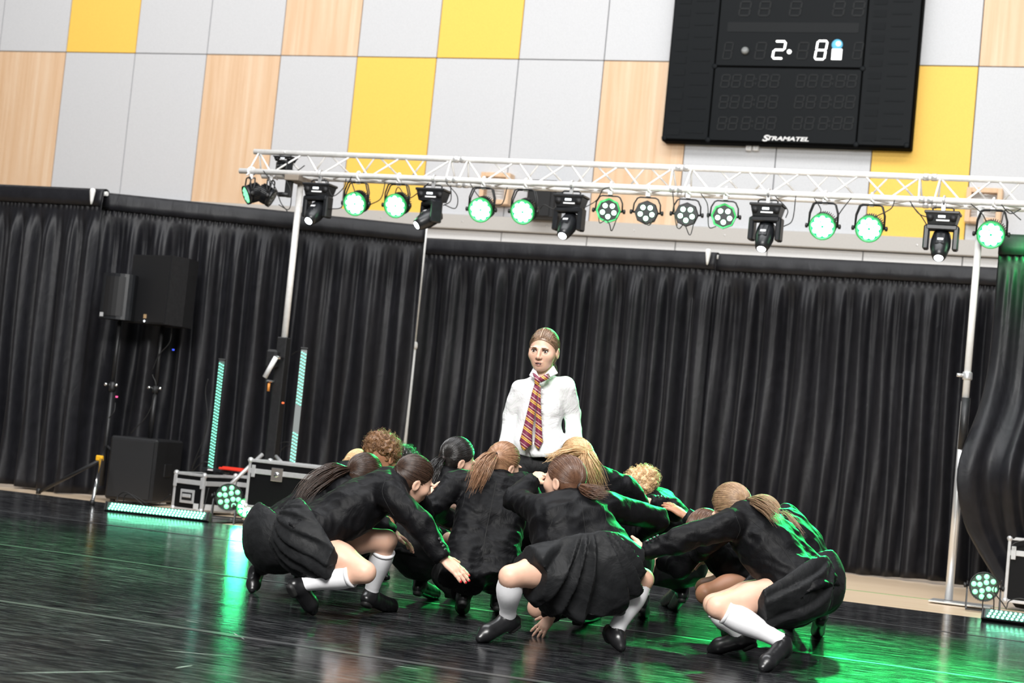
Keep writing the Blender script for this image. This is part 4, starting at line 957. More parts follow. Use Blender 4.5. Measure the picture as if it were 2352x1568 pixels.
def build_hand(wrist, d, n_, side, curl=.3, spread=.15, L=.155, h=.0036, thumb=.8):
    """d: finger direction, n_: back-of-hand normal, side: +1 thumb lies along cross(d,n)"""
    d = nrm(d); n_ = nrm(np.array(n_)-d*np.dot(n_, d)); x = np.cross(d, n_)*side; s_ = L/.155
    S = SDF(np.array(wrist)-.2, np.array(wrist)+.2, h) if False else None
    pts = [np.array(wrist)]; W = lambda a, b, c: np.array(wrist)+(x*a+d*b+n_*c)*s_
    lo = np.minimum(wrist, W(0, .17, 0))-.09; hi = np.maximum(wrist, W(0, .17, 0))+.09
    S = SDF(lo, hi, h)
    S.cone(W(0, -.04, 0), .023*s_, W(0, .01, 0), .021*s_, .01); R3 = np.array([x, d, n_]).T
    S.ell(W(0, .042, 0), R3, np.array([.034, .048, .0145])*s_, .012); tips = []
    for k, (bx, ln) in enumerate(((.027, .066), (.009, .076), (-.010, .071), (-.027, .056))):
        p = W(bx, .072-abs(bx)*.25, 0); a0 = curl*(.5+.1*k); sp = (bx/.027)*spread; r_ = .0082*s_
        S.cone(W(bx*.7, .03, 0), .011*s_, p, .0095*s_, .008)
        for j, (fr, rr) in enumerate(((.45, .0085), (.32, .0076), (.23, .0066))):
            dd = d*math.cos(a0)-n_*math.sin(a0); dd = nrm(dd+x*sp); q = p+dd*ln*fr*s_; S.cone(p, r_, q, rr*s_, .004); r_ = rr*s_; p = q; a0 += curl*.75
        tips.append((p, dd))
    p = W(.026, .012, -.004); dirs = nrm(x*thumb+d*.75-n_*.25); q = p+dirs*.036*s_; S.cone(W(.01, .01, 0), .014*s_, p, .0125*s_, .01); S.cone(p, .0125*s_, q, .010*s_, .006)
    dirs = nrm(dirs+d*.45); q2 = q+dirs*.03*s_; S.cone(q, .010*s_, q2, .0075*s_, .005)
    V, Q = S.mesh(); return smooth(V, Q, 1, .4), Q, tips, n_
def merge(parts):
    V = []; Q = []; o = 0
    for v, q in parts: V.append(v); Q.append(q+o); o += len(v)
    return np.concatenate(V), np.concatenate(Q)

def make_hair(root, W, R3, hs, style, mat, tie=None, tail=None, seed=0, n_tail=70, spread=.03, rs=.0022, parting=False, tail_taper=.35, hl_=.048):
    r = np.random.default_rng(seed); x, y, z = R3.T; c = W((0, 0, 0)); g = 1.13
    if style == 'curly':
        S = SDF(c-.2*hs, c+.2*hs, .006); S.ell(W((0, -.025, .045)), R3, np.array([.098, .105, .088])*hs, .01)
        S.cut(W((0, .072, .03)), y*.9-z*.5); V, Q = S.mesh(); N = vnormals(V, Q); V = V+N*(.007*sines(V, seed, 130)+.005*sines(V, seed+4, 260))[:, None]
        parts = [(V, Q)]; mb = MB()
        for _ in range(900):
            u = nrm(r.normal(0, 1, 3)); 
            if u[1] > .55 and u[2] < .4 or u[2] < -.55: continue
            p = W(np.array([0, -.025, .045])+u*np.array([.10, .107, .092])); n_ = nrm(R3@u); t = nrm(np.cross(n_, r.normal(0, 1, 3))); b_ = np.cross(n_, t); ln = r.uniform(.012, .032)*hs; rad = r.uniform(.004, .009); ph = r.uniform(0, 6)
            P = [p-n_*.008+n_*ln*f+rad*(math.cos(ph+f*9)*t+math.sin(ph+f*9)*b_)+t*.01*f*f for f in np.linspace(0, 1, 10)]
            strands(mb, [P], .0013)
        o = keep(np_obj('hair', V, Q, mat), root); mb2 = keep(mb.build('curls', mat), root); return
    S = SDF(c-.17*hs, c+.17*hs, .0045); S.ell(W((0, -.014, .024)), R3, np.array([.0765, .0955, .0912])*hs, .01); S.ell(W((0, -.045, -.035)), R3, np.array([.064, .052, .058])*hs, .025)
    S.cut(W((0, hl_, .030)), y*.80-z*.60); S.cut(W((0, 0, -.092)), -z)
    for sg in (-1, 1): S.ell(W((sg*.085, .012, -.03)), R3, np.array([.026, .036, .044])*hs, .01, True)
    V, Q = S.mesh(); V = smooth(V, Q, 1)
    keep(np_obj('hair', V, Q, mat), root)
    mb = MB(); tie = np.array(tie if tie is not None else W((0, -.11, .02)))
    # combed strands from the hairline to the tie
    tl = R3.T@(tie-W((0, -.014, .024)))/hs; tl = tl/np.array([.083, .102, .097]); tl /= np.linalg.norm(tl)
    for k in range(760):
        a = r.uniform(0, 2*math.pi); st = np.array([math.sin(a), 0, math.cos(a)])
        ca_ = math.cos(a); hl = np.array([.93*math.sin(a), .40+.46*max(ca_, 0), -.02+.58*ca_]) if ca_ > -.2 else np.array([.9*math.sin(a), -.5, -.9])
        if k % 5 > 0:
            for _t in range(30):
                v0 = r.normal(0, 1, 3); v0 /= np.linalg.norm(v0); p0 = np.array([0, -.014, .024])+v0*np.array([.0775, .0965, .0922])
                if .8*p0[1]-.6*p0[2] < .8*hl_-.022 and p0[2] > -.07 and not (abs(p0[0]) > .06 and p0[2] < .0 and p0[1] > -.025): break
            hl = v0
        hl = hl+r.normal(0, .03, 3)*(k % 5 == 0); hl /= np.linalg.norm(hl); P = []; lift = r.uniform(-.008, .022)
        om = math.acos(np.clip(hl@tl, -1, 1)); 
        for f in np.linspace(.0, 1, 9):
            if om < 2.6: v_ = (math.sin((1-f)*om)*hl+math.sin(f*om)*tl)/max(math.sin(om), .05)
            else:
                wp = np.array([hl[0]*.9, -.1, .95]); wp /= np.linalg.norm(wp); v_ = ((1-f)**2*hl+2*f*(1-f)*wp*1.2+f*f*tl)
            v_ = v_/np.linalg.norm(v_)
            P.append(W(np.array([0, -.014, .024])+v_*np.array([.0775, .0965, .0922])*(1+lift)))
        mb.tube(P, r.uniform(.0008, .0015)*hs, 4, caps=False)
    keep(mb.build('combed_strands', mat), root)
    if tail is not None:
        T = spline([tie]+[np.array(t) for t in tail], 20); T = T[np.linspace(0, len(T)-1, 14).astype(int)]; mb = MB(); nT = len(T)
        for k in range(n_tail):
            o1 = r.normal(0, 1, 3); o1 /= np.linalg.norm(o1); rr = math.sqrt(r.uniform(0, 1)); w2 = r.normal(0, .35, 3); L_ = r.uniform(.72, 1.05); P = []
            for i in range(nT):
                f = i/(nT-1); prof = .010+(spread-.010)*math.sin(min(1, f*1.15)*math.pi*.5+(.6*f if tail_taper else 0))
                j = f*L_*(nT-1); j0 = min(int(j), nT-2); p = T[j0]+(T[j0+1]-T[j0])*(j-j0)
                P.append(p+(o1*rr*prof+w2*.02*f*f))
            strands(mb, [P], rs)
        pt_ = keep(mb.build('ponytail', mat), root)
        keep(MB().lathe([(.010, -.008), (.015, -.006), (.016, .0), (.015, .006), (.010, .008)], tie+(T[1]-tie)*.5, nrm(T[1]-tie), 12).build('hair_band', M_BAND), pt_)

def sdf_obj(S, name, mat, root, sm=1, wr=None):
    V, Q = S.mesh(); V = smooth(V, Q, sm)
    if wr: V = wrinkle(V, Q, *wr)
    return keep(np_obj(name, V, Q, mat), root)
def shoe(root, ankle, toe, name='shoe', s_=1.):
    ankle = np.array(ankle, float); toe = np.array(toe, float); f = toe-ankle; fn = nrm(f)
    side = nrm(np.cross(fn, (0, 0, 1.))) if abs(fn[2]) < .95 else nrm(np.cross(fn, CF)); upv = nrm(np.cross(side, fn))
    foot_up = upv; S = SDF(np.minimum(ankle, toe)-.13, np.maximum(ankle, toe)+.13, .006)
    # heel sits behind and under the ankle
    perp = ankle-foot_up*.0; heel = ankle-foot_up*.045*s_-fn*.035*s_; ball = toe-fn*.045*s_
    S.cone(ankle+foot_up*.005, .037*s_, ankle-foot_up*.03, .036*s_, .02); S.cone(heel, .033*s_, ball-foot_up*.012, .036*s_, .02); S.cone(ball-foot_up*.006, .036*s_, toe-foot_up*.008, .024*s_, .02); S.cone(ankle-foot_up*.01, .034*s_, ball, .028*s_, .03)
    V, Q = S.mesh(); V = smooth(V, Q, 1); V = wrinkle(V, Q, 3, .0012, 90)
    o = keep(np_obj(name, V, Q, M_SHOE), root)
    S = SDF(np.minimum(ankle, toe)-.13, np.maximum(ankle, toe)+.13, .006); dn = -foot_up
    S.cone(heel+dn*.026*s_, .026*s_, heel+dn*.026*s_+fn*.03, .026*s_, .004)
    S.cut(heel+dn*.042*s_, dn); V, Q = S.mesh()
    if len(V): keep(np_obj('heel', V, Q, M_SOLE), o)
    return o
def sock(root, ankle, knee, mat, f1=.80, r0=.034, r1=.054, name='sock', cuff=True):
    A = np.array(ankle, float); K = np.array(knee, float); d = K-A; back = nrm(np.cross(nrm(d), (.3, .2, .1))); pts = []; rs = []
    for f in np.linspace(-.04, f1, 16):
        pts.append(A+d*f); calf = math.exp(-((f-.66)/.36)**2); rs.append(r0+(r1-r0)*calf*1.0+.006*max(0, f-.5)+ (.003*math.sin(f*80) if f < .12 else 0))
    b = MB().tube(pts, rs, 20)
    if cuff: b.tube([A+d*(f1-.055), A+d*f1, A+d*(f1+.004)], [rs[-1]+.002, rs[-1]+.004, rs[-1]-.002], 20)
    return keep(b.build(name, mat), root)

SURF = {}
def seam(key, pxs, r=.0013, lift=.0, nm='seam', mat=None):
    """a stitched seam lying on a garment along the sight lines of the given points"""
    from mathutils.bvhtree import BVHTree
    V, Q, o = SURF[key] if not isinstance(key, tuple) else key
    bv = BVHTree.FromPolygons([tuple(v) for v in V], [tuple(int(i) for i in q) for q in Q]); P = []
    for x_, y_ in spline([(a, b, 0) for a, b in pxs], 26)[:, :2]:
        d = nrm(ray(x_, y_)); h_ = bv.ray_cast(Vector(CO), Vector(d))
        if h_[0] is not None and (not P or np.linalg.norm(np.array(h_[0])-P[-1]) < .09): P.append(np.array(h_[0])+np.array(h_[1])*lift)
    if len(P) > 2: keep(MB().tube(P, r, 5).build(nm, mat or M_SEAM), o)
def person(label, J, hair, skin=SK1, lower='skirt', socks='white', head=None, hs=1., seed=1, shoes=True, hands=(None, None), pleats=0, drop=None, blazer_len=.13, hidden=(), cat='person', upper='blazer', group='crouching dancers', sock_top=.80, torso_w=1., btn=(), thigh_f=.62, wr=.0045, skirt_r=(.150, .125), collar=True, vent=False, fan=False, pamp=.024, tr=1., sock_r=.054, skirt_cut=.03, bt=1., bl_cut=None, hem=1.):
    """J: joints in world coordinates"""
    J = {k: np.array(v, float) for k, v in J.items()}; r = np.random.default_rng(seed)
    pv, nk = J['pelvis'], J['neck']; SL, SR = J['shL'], J['shR']; x = nrm(SR-SL); sp = nrm(nk-pv); base = np.array([pv[0], pv[1], 0.])
    allp = np.array(list(J.values())); lo, hi = allp.min(0)-.2, allp.max(0)+.2
    hc, fc, upv = head; parts = []
    # ---- body
    S = SDF(lo, hi, .010)
    S.cone(pv, .10*bt, (pv+nk)/2, .085*bt, .05*bt); S.cone((pv+nk)/2, .085*bt, nk-sp*.05, .09*bt, .05*bt); S.cone(SL*.9+nk*.1-sp*.02*(bt < 1), .045*bt, SR*.9+nk*.1-sp*.02*(bt < 1), .045*bt, .04*bt)
    for sd in 'LR':
        hp = J.get('hip'+sd, pv+x*(.08 if sd == 'R' else -.08)); kn, an = J['kn'+sd], J['an'+sd]
        S.cone(hp, .082, hp*.45+kn*.55, .068, .05); S.cone(hp*.45+kn*.55, .068, kn, .050, .03); sh_ = nrm(an-kn); kb = nrm(np.cross(x, sh_))
        S.cone(kn, .048, kn*.65+an*.35, .044, .02); S.cone(kn*.65+an*.35, .044, an, .029, .02)
        S.cone(J['sh'+sd], .045, J['el'+sd], .036, .02); S.cone(J['el'+sd], .036, J['wr'+sd], .022, .02)
    V, Q = S.mesh(); parts.append((smooth(V, Q, 2), Q))
    H, R3, W = build_head(hc, fc, upv, skin, r, scale=hs, face_detail=(cat == 'face'))
    nb = W((0, -.02, -.07)); V, Q = H.mesh(); parts.append((smooth(V, Q, 1, .4), Q))
    N_ = SDF(np.minimum(nk, nb)-.1, np.maximum(nk, nb)+.1, .006); N_.cone(nk-sp*.03, .052*hs, nb+R3[:, 2]*.03, .046*hs, .02); V, Q = N_.mesh(); parts.append((smooth(V, Q, 1), Q))
    tips = []
    for sd, hd in zip('LR', hands):
        if hd is None: hd = dict(d=J['wr'+sd]-J['el'+sd], n=(0, 0, 1))
        if hd == 0: continue
        V, Q, tp, hn = build_hand(J['wr'+sd], hd['d'], hd['n'], hd.get('side', 1), hd.get('curl', .35), hd.get('spread', .12), hd.get('L', .15), thumb=hd.get('thumb', .8)); parts.append((V, Q))
        if hd.get('nails'): tips += [(t, d_, hn) for t, d_ in tp]
    V, Q = merge(parts); root = np_obj('person', V-base, Q, skin); root.location = tuple(base); tag(root, label, 'person', group)
    for t, d_, hn in tips: keep(MB().lathe([(.0062, -.004), (.0066, 0), (.005, .006), (0, .008)], t+hn*.002, d_, 8).build('fingernail', M_NAIL), root)
    make_hair(root, W, R3, hs, hair.get('style', 'pony'), hair['mat'], hair.get('tie'), hair.get('tail'), seed, int(hair.get('n', 70)*2.2), hair.get('spread', .03), hair.get('rs', .0022)*.62, hl_=hair.get('hl', .048))
    # ---- upper garment
    tw = torso_w
    if upper == 'blazer':
        S = SDF(lo, hi, .009); b0 = pv-sp*blazer_len; mid = (pv+nk)/2+J.get('bulge', np.zeros(3)); ch = nk-sp*.09
        bk = nrm(np.cross(x, sp))
        for sg in (-1, 1):
            S.cone(b0+x*sg*.085*tw, .118*tw*hem, mid+x*sg*.06*tw, .108*tw, .05, cap0=True); S.cone(mid+x*sg*.06*tw, .108*tw, ch+x*sg*.06*tw, .098*tw, .06)
        if bl_cut is not None: S.cut(bl_cut[0], bl_cut[1])
        S.cone(nk-sp*.045+x*.0, .085*tw, SL*.8+nk*.2, .066, .05); S.cone(nk-sp*.045, .085*tw, SR*.8+nk*.2, .066, .05)
        for sd in 'LR':
            S.cone(J['sh'+sd], .068, J['el'+sd], .057, .03); wr_ = J['wr'+sd]; S.cone(J['el'+sd], .057, wr_, .044, .025, cap1=True)
        V, Q = S.mesh(); V = smooth(V, Q, 2); V = wrinkle(V, Q, seed*3, wr*1.25, 42, .75); V = wrinkle(V, Q, seed*5+1, wr*.75, 90, .85)
        bz = keep(np_obj('blazer', V, Q, M_BLAZER), root)
        if collar:
            ca = [nk+sp*.022+(.066*hs)*(math.cos(t)*x+math.sin(t)*nrm(np.cross(sp, x))) for t in np.linspace(0, 2*math.pi, 20)]
            keep(MB().tube(ca, .014, 8, caps=False).build('collar', M_BLAZER), root)
            ca = [p_+sp*.014+(nk-p_)*.16 for p_ in ca]; keep(MB().tube(ca, .007, 6, caps=False).build('shirt_collar', M_SHIRT), root)
        for sd in btn:
            e, w_ = J['el'+sd], J['wr'+sd]; a = nrm(w_-e); o = nrm(CU*1.0-CF*.5-a*np.dot(CU-CF*.5, a))
            for k in range(4): keep(MB().lathe([(.0075, -.004), (.0075, .003), (.004, .005)], w_-a*(.03+.018*k)+o*(.0475+.0035*k), o, 8).build('button', M_BTN), bz)
        if vent:
            vb = nrm(-CF-sp*np.dot(-CF, sp)); P_ = [b0+vb*.165*tw+sp*f for f in np.linspace(.0, .19, 6)]
            keep(MB().tube([p_-x*.004 for p_ in P_], .005, 5).build('vent_edge', M_BLAZER), bz)
        SURF[label] = (V, Q, bz)
    # ---- lower garment
    wst = pv+sp*.04
    if lower == 'skirt':
        S = SDF(lo, hi, .009)
        for sd in 'LR':
            hp = J.get('hip'+sd, pv+x*(.08 if sd == 'R' else -.08)); kn = J['kn'+sd]; e = hp+(kn-hp)*thigh_f
            S.cone(wst, .11, hp, skirt_r[0]*.92, .07); S.cone(hp, skirt_r[0]*.92, e, skirt_r[1], .08, cap1=True)
        if drop is not None:
            for dp, r0, r1 in drop: S.cone(pv, r0, dp, r1, .09, cap1=True)
        S.cut(pv+sp*skirt_cut, sp)
        V, Q = S.mesh(); V = smooth(V, Q, 2)
        if pleats:
            rel = V-wst
            if fan: ang = 2.2*np.arctan2(rel@x, -rel[:, 2]+.20)
            else:
                ta = nrm(J['knL']+J['knR']-2*pv); u1 = nrm(np.cross(ta, (0, 0, 1.))); u2 = np.cross(u1, ta); ang = np.arctan2(rel@u1, rel@u2)
            far = np.clip(((pv+sp*skirt_cut-V)@sp-.01)/.06, 0, 1); ph = ang*pleats/(2*math.pi)+.35*np.sin(ang*3+seed); saw = (ph % 1.0); saw = np.where(saw < .82, saw/.82, (1-saw)/.18)
            V = V+vnormals(V, Q)*((saw-.5)*pamp*far)[:, None]
        V = wrinkle(V, Q, seed*7+2, wr*.9, 36, .7); V = wrinkle(V, Q, seed*8+2, wr*.4, 85, .8)
        keep(np_obj('skirt', V, Q, M_SKIRT), root)
        ring = None
    elif lower == 'trousers':
        S = SDF(lo, hi, .010); S.cone(pv+sp*.05*tr, .115*tr, pv-sp*.03, .135*tr, .06)
        for sd in 'LR':
            hp = J.get('hip'+sd, pv+x*(.08 if sd == 'R' else -.08)); kn, an = J['kn'+sd], J['an'+sd]
            S.cone(hp, .125*tr, kn, .078, .06); S.cone(kn, .078, an+(kn-an)*.05, .062, .03, cap1=True)
        sdf_obj(S, 'trousers', M_TROUS, root, 2, (seed*7+2, wr, 36, .6))
    for sd in 'LR':
        kn, an = J['kn'+sd], J['an'+sd]
        if socks and lower != 'trousers': sock(root, an, kn, M_SOCK if socks == 'white' else M_BSOCK, sock_top, r1=sock_r)
        elif lower == 'trousers': sock(root, an, kn, M_BSOCK if socks != 'white' else M_SOCK, .2, cuff=False)
        if shoes: shoe(root, an, J['to'+sd], s_=.9)
    return root, W, R3

def crouch(base, heading, lean=.0, hs=1., k=1.):
    """generic squatting pose; heading: direction faced (world xy angle)"""
    c, s = math.cos(heading), math.sin(heading); f = np.array([c, s, 0]); rt = np.array([s, -c, 0]); b = np.array([base[0], base[1], 0.]); U = np.array([0, 0, 1.])
    P = lambda a, q, z: b+(rt*a+f*q+U*z)*k
    J = dict(pelvis=P(0, -.14, .30), neck=P(0, .17+lean, .63-lean*.4), shL=P(-.145, .13+lean, .60-lean*.4), shR=P(.145, .13+lean, .60-lean*.4), elL=P(-.22, .30+lean, .45), elR=P(.22, .30+lean, .45), wrL=P(-.14, .46+lean, .42), wrR=P(.14, .46+lean, .42),
             hipL=P(-.08, -.12, .27), hipR=P(.08, -.12, .27), knL=P(-.15, .20, .36), knR=P(.15, .20, .36), anL=P(-.12, -.06, .10), anR=P(.12, -.06, .10), toL=P(-.13, .09, .035), toR=P(.13, .09, .035))
    return J, (P(0, .27+lean, .71-lean*.5), f*.8-U*.6, U*.8+f*.6)
# ---------------------------------------------------------------- the dancers
def dep(p): return float(np.dot(np.array(p)-CO, CF))
def pose(**kw): return {k: (at(*v) if len(v) == 3 else np.array(v[:3])) for k, v in kw.items()}
cd_ = camdir
G1 = 'dancers crouching round the standing child'
# front left, kneeling in profile
J = pose(pelvis=(712, 1222, 8.15), neck=(912, 1112, 8.30), shR=(898, 1138, 8.10), shL=(925, 1100, 8.46), elR=(966, 1205, 8.02), wrR=(1018, 1283, 8.0), elL=(968, 1175, 8.62), wrL=(966, 1145, 8.75), hipR=(718, 1245, 8.13), hipL=(722, 1240, 8.30), knR=(838, 1314, 7.95), knL=(888, 1240, 8.30), anL=(852, 1360, 8.42), anR=(694, 1342, 8.06))
J['toR'] = fl(722, 1400, .03); J['toL'] = fl(905, 1393, .025)
person('dancer kneeling in profile at front left, brown ponytail, one hand stretched low to the right', J, dict(mat=HB), SK1, 'skirt', 'white',
       (at(950, 1100, 8.32), cd_((.72, -.42, -.42)), cd_((.30, .85, .1))), seed=11, group=G1, pleats=22, pamp=.016, thigh_f=.64, sock_r=.056, hands=(dict(d=cd_((.85, .35, -.1)), n=cd_((0, .5, .8)), side=-1, spread=.35, curl=.12, L=.15), dict(d=cd_((.80, -.62, .1)), n=cd_((.35, .75, .5)), side=-1, curl=.18, spread=.10, L=.165, nails=True)), btn='R', skirt_r=(.152, .132), blazer_len=.22, skirt_cut=.03, bl_cut=(at(702, 1216, 8.1), cd_((-.42, -.90, 0))), drop=[(at(688, 1262, 8.2), .14, .13), (at(858, 1232, 8.32), .13, .10)])
# behind on the left, long dark ponytail down the back
J = pose(pelvis=(640, 1216, 8.82), neck=(800, 1112, 9.0), shR=(785, 1135, 8.80), shL=(812, 1098, 9.18), elR=(850, 1190, 8.72), wrR=(905, 1225, 8.75), elL=(860, 1150, 9.3), wrL=(915, 1160, 9.35), hipR=(640, 1235, 8.74), hipL=(640, 1225, 8.98), knR=(745, 1235, 8.66), knL=(770, 1230, 9.0), anR=(588, 1312, 8.98), anL=(690, 1330, 8.95))
J['toR'] = fl(580, 1350, .03); J['toL'] = fl(715, 1340, .03)
person('dancer at far left seen from behind, long dark ponytail lying down the back', J, dict(mat=HB, tie=at(800, 1078, 8.93), tail=[at(760, 1085, 8.83), at(715, 1115, 8.78), at(690, 1148, 8.74)], spread=.058, n=130, rs=.0028), SK1, 'skirt', 'black',
       (at(838, 1092, 9.0), cd_((.75, -.35, -.55)), cd_((.15, .9, .1))), seed=12, group=G1, thigh_f=.75, drop=[(at(625, 1275, 8.86), .165, .13)], skirt_r=(.160, .140), sock_top=.7, torso_w=.97, blazer_len=.10, skirt_cut=-.02)
# centre left, back view, light brown ponytail, trousers
J = pose(pelvis=(1112, 1262, 8.62), neck=(1142, 1106, 8.85), shL=(1045, 1110, 8.78), shR=(1205, 1118, 8.85), elL=(990, 1168, 8.66), wrL=(1042, 1196, 8.86), elR=(1245, 1190, 9.0), wrR=(1270, 1150, 9.15), hipL=(1075, 1285, 8.62), hipR=(1150, 1290, 8.66), knL=(1030, 1320, 8.95), knR=(1205, 1320, 8.95), anL=(1065, 1362, 8.68), anR=(1145, 1368, 8.75))
J['toL'] = fl(1062, 1398, .03); J['toR'] = fl(1150, 1392, .03)
person('dancer in trousers with back turned, light brown ponytail, left of the centre', J, dict(mat=HL, tie=at(1138, 1042, 8.76), tail=[at(1115, 1062, 8.68), at(1100, 1092, 8.66), at(1090, 1118, 8.66)], spread=.055, n=150, rs=.0026), SK3, 'trousers', 'black',
       (at(1155, 1066, 8.90), cd_((.62, -.30, -.70)), cd_((-.05, .9, .35))), seed=13, group=G1, blazer_len=.19, tr=.82, hands=(dict(d=cd_((-.1, .9, -.2)), n=cd_((-.3, .2, .9)), curl=.3), None))
# black haired, behind
J = pose(pelvis=(985, 1235, 9.15), neck=(1030, 1092, 9.30), shL=(975, 1118, 9.2), shR=(1075, 1108, 9.4), elL=(968, 1190, 9.0), wrL=(1000, 1235, 8.95), elR=(1110, 1170, 9.6), wrR=(1140, 1140, 9.7), hipL=(960, 1255, 9.1), hipR=(1015, 1255, 9.25), knL=(1020, 1240, 9.05), knR=(1085, 1250, 9.45), anL=(965, 1335, 9.2), anR=(1035, 1340, 9.4))
J['toL'] = fl(1000, 1362, .03); J['toR'] = fl(1060, 1352, .03)
person('dancer with glossy black ponytail bowed behind the front left pair', J, dict(mat=HK, tie=at(1018, 1052, 9.23), tail=[at(1002, 1068, 9.17), at(990, 1095, 9.14), at(978, 1125, 9.12)], spread=.04, n=90), SK3, 'skirt', 'black',
       (at(1050, 1053, 9.32), cd_((.75, -.35, -.50)), cd_((.25, .9, .1))), seed=14, group=G1, thigh_f=.7, drop=[(at(985, 1290, 9.2), .15, .13)])
# front centre, pleated skirt
J = pose(pelvis=(1338, 1272, 7.90), neck=(1306, 1150, 8.03), shL=(1245, 1174, 7.96), shR=(1392, 1162, 8.08), elL=(1184, 1148, 8.16), wrL=(1222, 1104, 8.30), elR=(1508, 1192, 8.36), wrR=(1465, 1225, 8.78), hipL=(1296, 1300, 7.84), hipR=(1385, 1305, 7.88), knL=(1172, 1324, 7.66), knR=(1476, 1330, 7.95), anL=(1166, 1416, 7.80), anR=(1414, 1448, 7.92))
J['toL'] = fl(1102, 1462, .03); J['toR'] = fl(1428, 1484, .03); J['bulge'] = cd_((-.02, .015, .02))
person('dancer squatting at front centre with back turned, pleated skirt and white knee socks', J, dict(mat=HM, tie=at(1331, 1116, 7.97), tail=[at(1352, 1126, 7.93), at(1372, 1131, 7.92), at(1390, 1130, 7.92)], spread=.034, n=110), SK1, 'skirt', 'white',
       (at(1296, 1102, 8.07), cd_((-.80, .0, -.62)), cd_((.05, 1, .05))), seed=15, group=G1, pleats=11, fan=True, pamp=.036, thigh_f=.66, blazer_len=.035, hem=1.30, skirt_cut=.02, hs=1.02, hands=(dict(d=cd_((.55, .35, -.6)), n=cd_((.1, .95, .3)), side=1, curl=.9, spread=.05), None),
       drop=[(at(1335, 1392, 7.92), .17, .17), (at(1290, 1385, 7.88), .15, .14), (at(1395, 1370, 7.92), .15, .14)], skirt_r=(.165, .125), sock_top=.97, sock_r=.058, torso_w=1.08)
# behind the front centre one, long fair hair falling forward
J = pose(pelvis=(1385, 1290, 8.75), neck=(1352, 1092, 8.72), shL=(1290, 1130, 8.62), shR=(1440, 1125, 8.78), elL=(1262, 1290, 8.42), wrL=(1266, 1418, 8.16), elR=(1478, 1185, 8.85), wrR=(1455, 1150, 9.15), hipL=(1350, 1305, 8.72), hipR=(1425, 1300, 8.8), knL=(1236, 1395, 8.36), knR=(1462, 1290, 9.05), anL=(1330, 1400, 8.75), anR=(1476, 1372, 9.02))
J['toL'] = fl(1370, 1408, .03); J['toR'] = fl(1478, 1404, .03)
rI = person('dancer bending away behind the front centre one, long fair hair falling over the back', J, dict(mat=HY, tie=at(1345, 1038, 8.60), tail=[at(1350, 1062, 8.55), at(1362, 1095, 8.58), at(1375, 1125, 8.62)], spread=.065, n=110, rs=.0026), SK3, 'skirt', 'white',
       (at(1330, 1058, 8.70), cd_((-.35, -.55, -.75)), cd_((.1, .75, .5))), seed=16, group=G1, thigh_f=.7, blazer_len=.12, hands=(dict(d=cd_((-.55, -.55, .25)), n=cd_((.1, .7, .6)), curl=.2, spread=.2, L=.13), 0), torso_w=1.05, sock_top=1.0, sock_r=.056)[0]
mb = MB(); rr = np.random.default_rng(5)
for k in range(46):
    u = rr.normal(0, 1, 3); e = at(1262+rr.normal(0, 10), 1052+rr.normal(0, 6), 8.45); P_ = spline([at(1345, 1040, 8.60)+.012*u, at(1318, 1034, 8.56)+.012*u, at(1288, 1040, 8.5)+.012*u, e], 12); strands(mb, [P_], .0024)
keep(mb.build('loose_lock', HY), rI)
# right front, crouching in profile, arm stretched to the left
J = pose(pelvis=(1822, 1318, 8.02), neck=(1705, 1182, 8.18), shL=(1672, 1206, 7.98), shR=(1712, 1180, 8.36), elL=(1562, 1240, 7.95), wrL=(1478, 1266, 7.97), elR=(1625, 1245, 8.5), wrR=(1600, 1275, 8.6), hipL=(1812, 1352, 7.94), hipR=(1806, 1350, 8.14), knL=(1648, 1394, 7.80), knR=(1640, 1388, 8.15), anL=(1798, 1474, 7.78), anR=(1702, 1458, 8.16))
J['toL'] = fl(1752, 1530, .03); J['toR'] = fl(1632, 1488, .025)
person('dancer squatting in profile at front right, white knee socks, arm stretched to the left', J, dict(mat=HD, tie=at(1718, 1148, 8.18), tail=[at(1742, 1154, 8.06), at(1768, 1168, 7.98), at(1788, 1190, 7.93)], spread=.040, n=120), SK1, 'skirt', 'white',
       (at(1682, 1164, 8.28), cd_((-.66, -.45, -.5)), cd_((-.25, .9, .15))), seed=17, group=G1, pleats=14, thigh_f=.56, hands=(dict(d=cd_((-.93, .32, .05)), n=cd_((.2, .6, .75)), side=1, curl=.12, spread=.14, L=.16), 0), btn='L', skirt_r=(.172, .150), drop=[(at(1825, 1395, 8.0), .175, .15)], sock_top=.88, sock_r=.060, torso_w=1.10, blazer_len=.15, skirt_cut=-.04)
# right, behind that one, lit green
J = pose(pelvis=(1862, 1312, 8.78), neck=(1795, 1195, 8.92), shL=(1780, 1212, 8.76), shR=(1806, 1188, 9.1), elL=(1700, 1260, 8.8), wrL=(1640, 1280, 8.8), elR=(1720, 1230, 9.2), wrR=(1660, 1230, 9.25), hipL=(1866, 1340, 8.72), hipR=(1862, 1335, 8.9), knL=(1745, 1360, 8.7), knR=(1750, 1355, 9.0), anL=(1886, 1402, 8.86), anR=(1850, 1400, 9.05))
J['toL'] = fl(1878, 1448, .03); J['toR'] = fl(1810, 1430, .03)
person('rightmost dancer, mostly hidden, blazer edged in green light', J, dict(mat=HD, tie=at(1782, 1172, 8.95), tail=[at(1805, 1185, 8.82), at(1822, 1203, 8.74), at(1838, 1224, 8.70)], spread=.03, n=60), SK3, 'skirt', 'black',
       (at(1752, 1188, 9.0), cd_((-.7, -.45, -.45)), cd_((-.2, .9, .1))), seed=18, group=G1, thigh_f=.7, drop=[(at(1872, 1375, 8.82), .14, .12)], sock_top=.7)
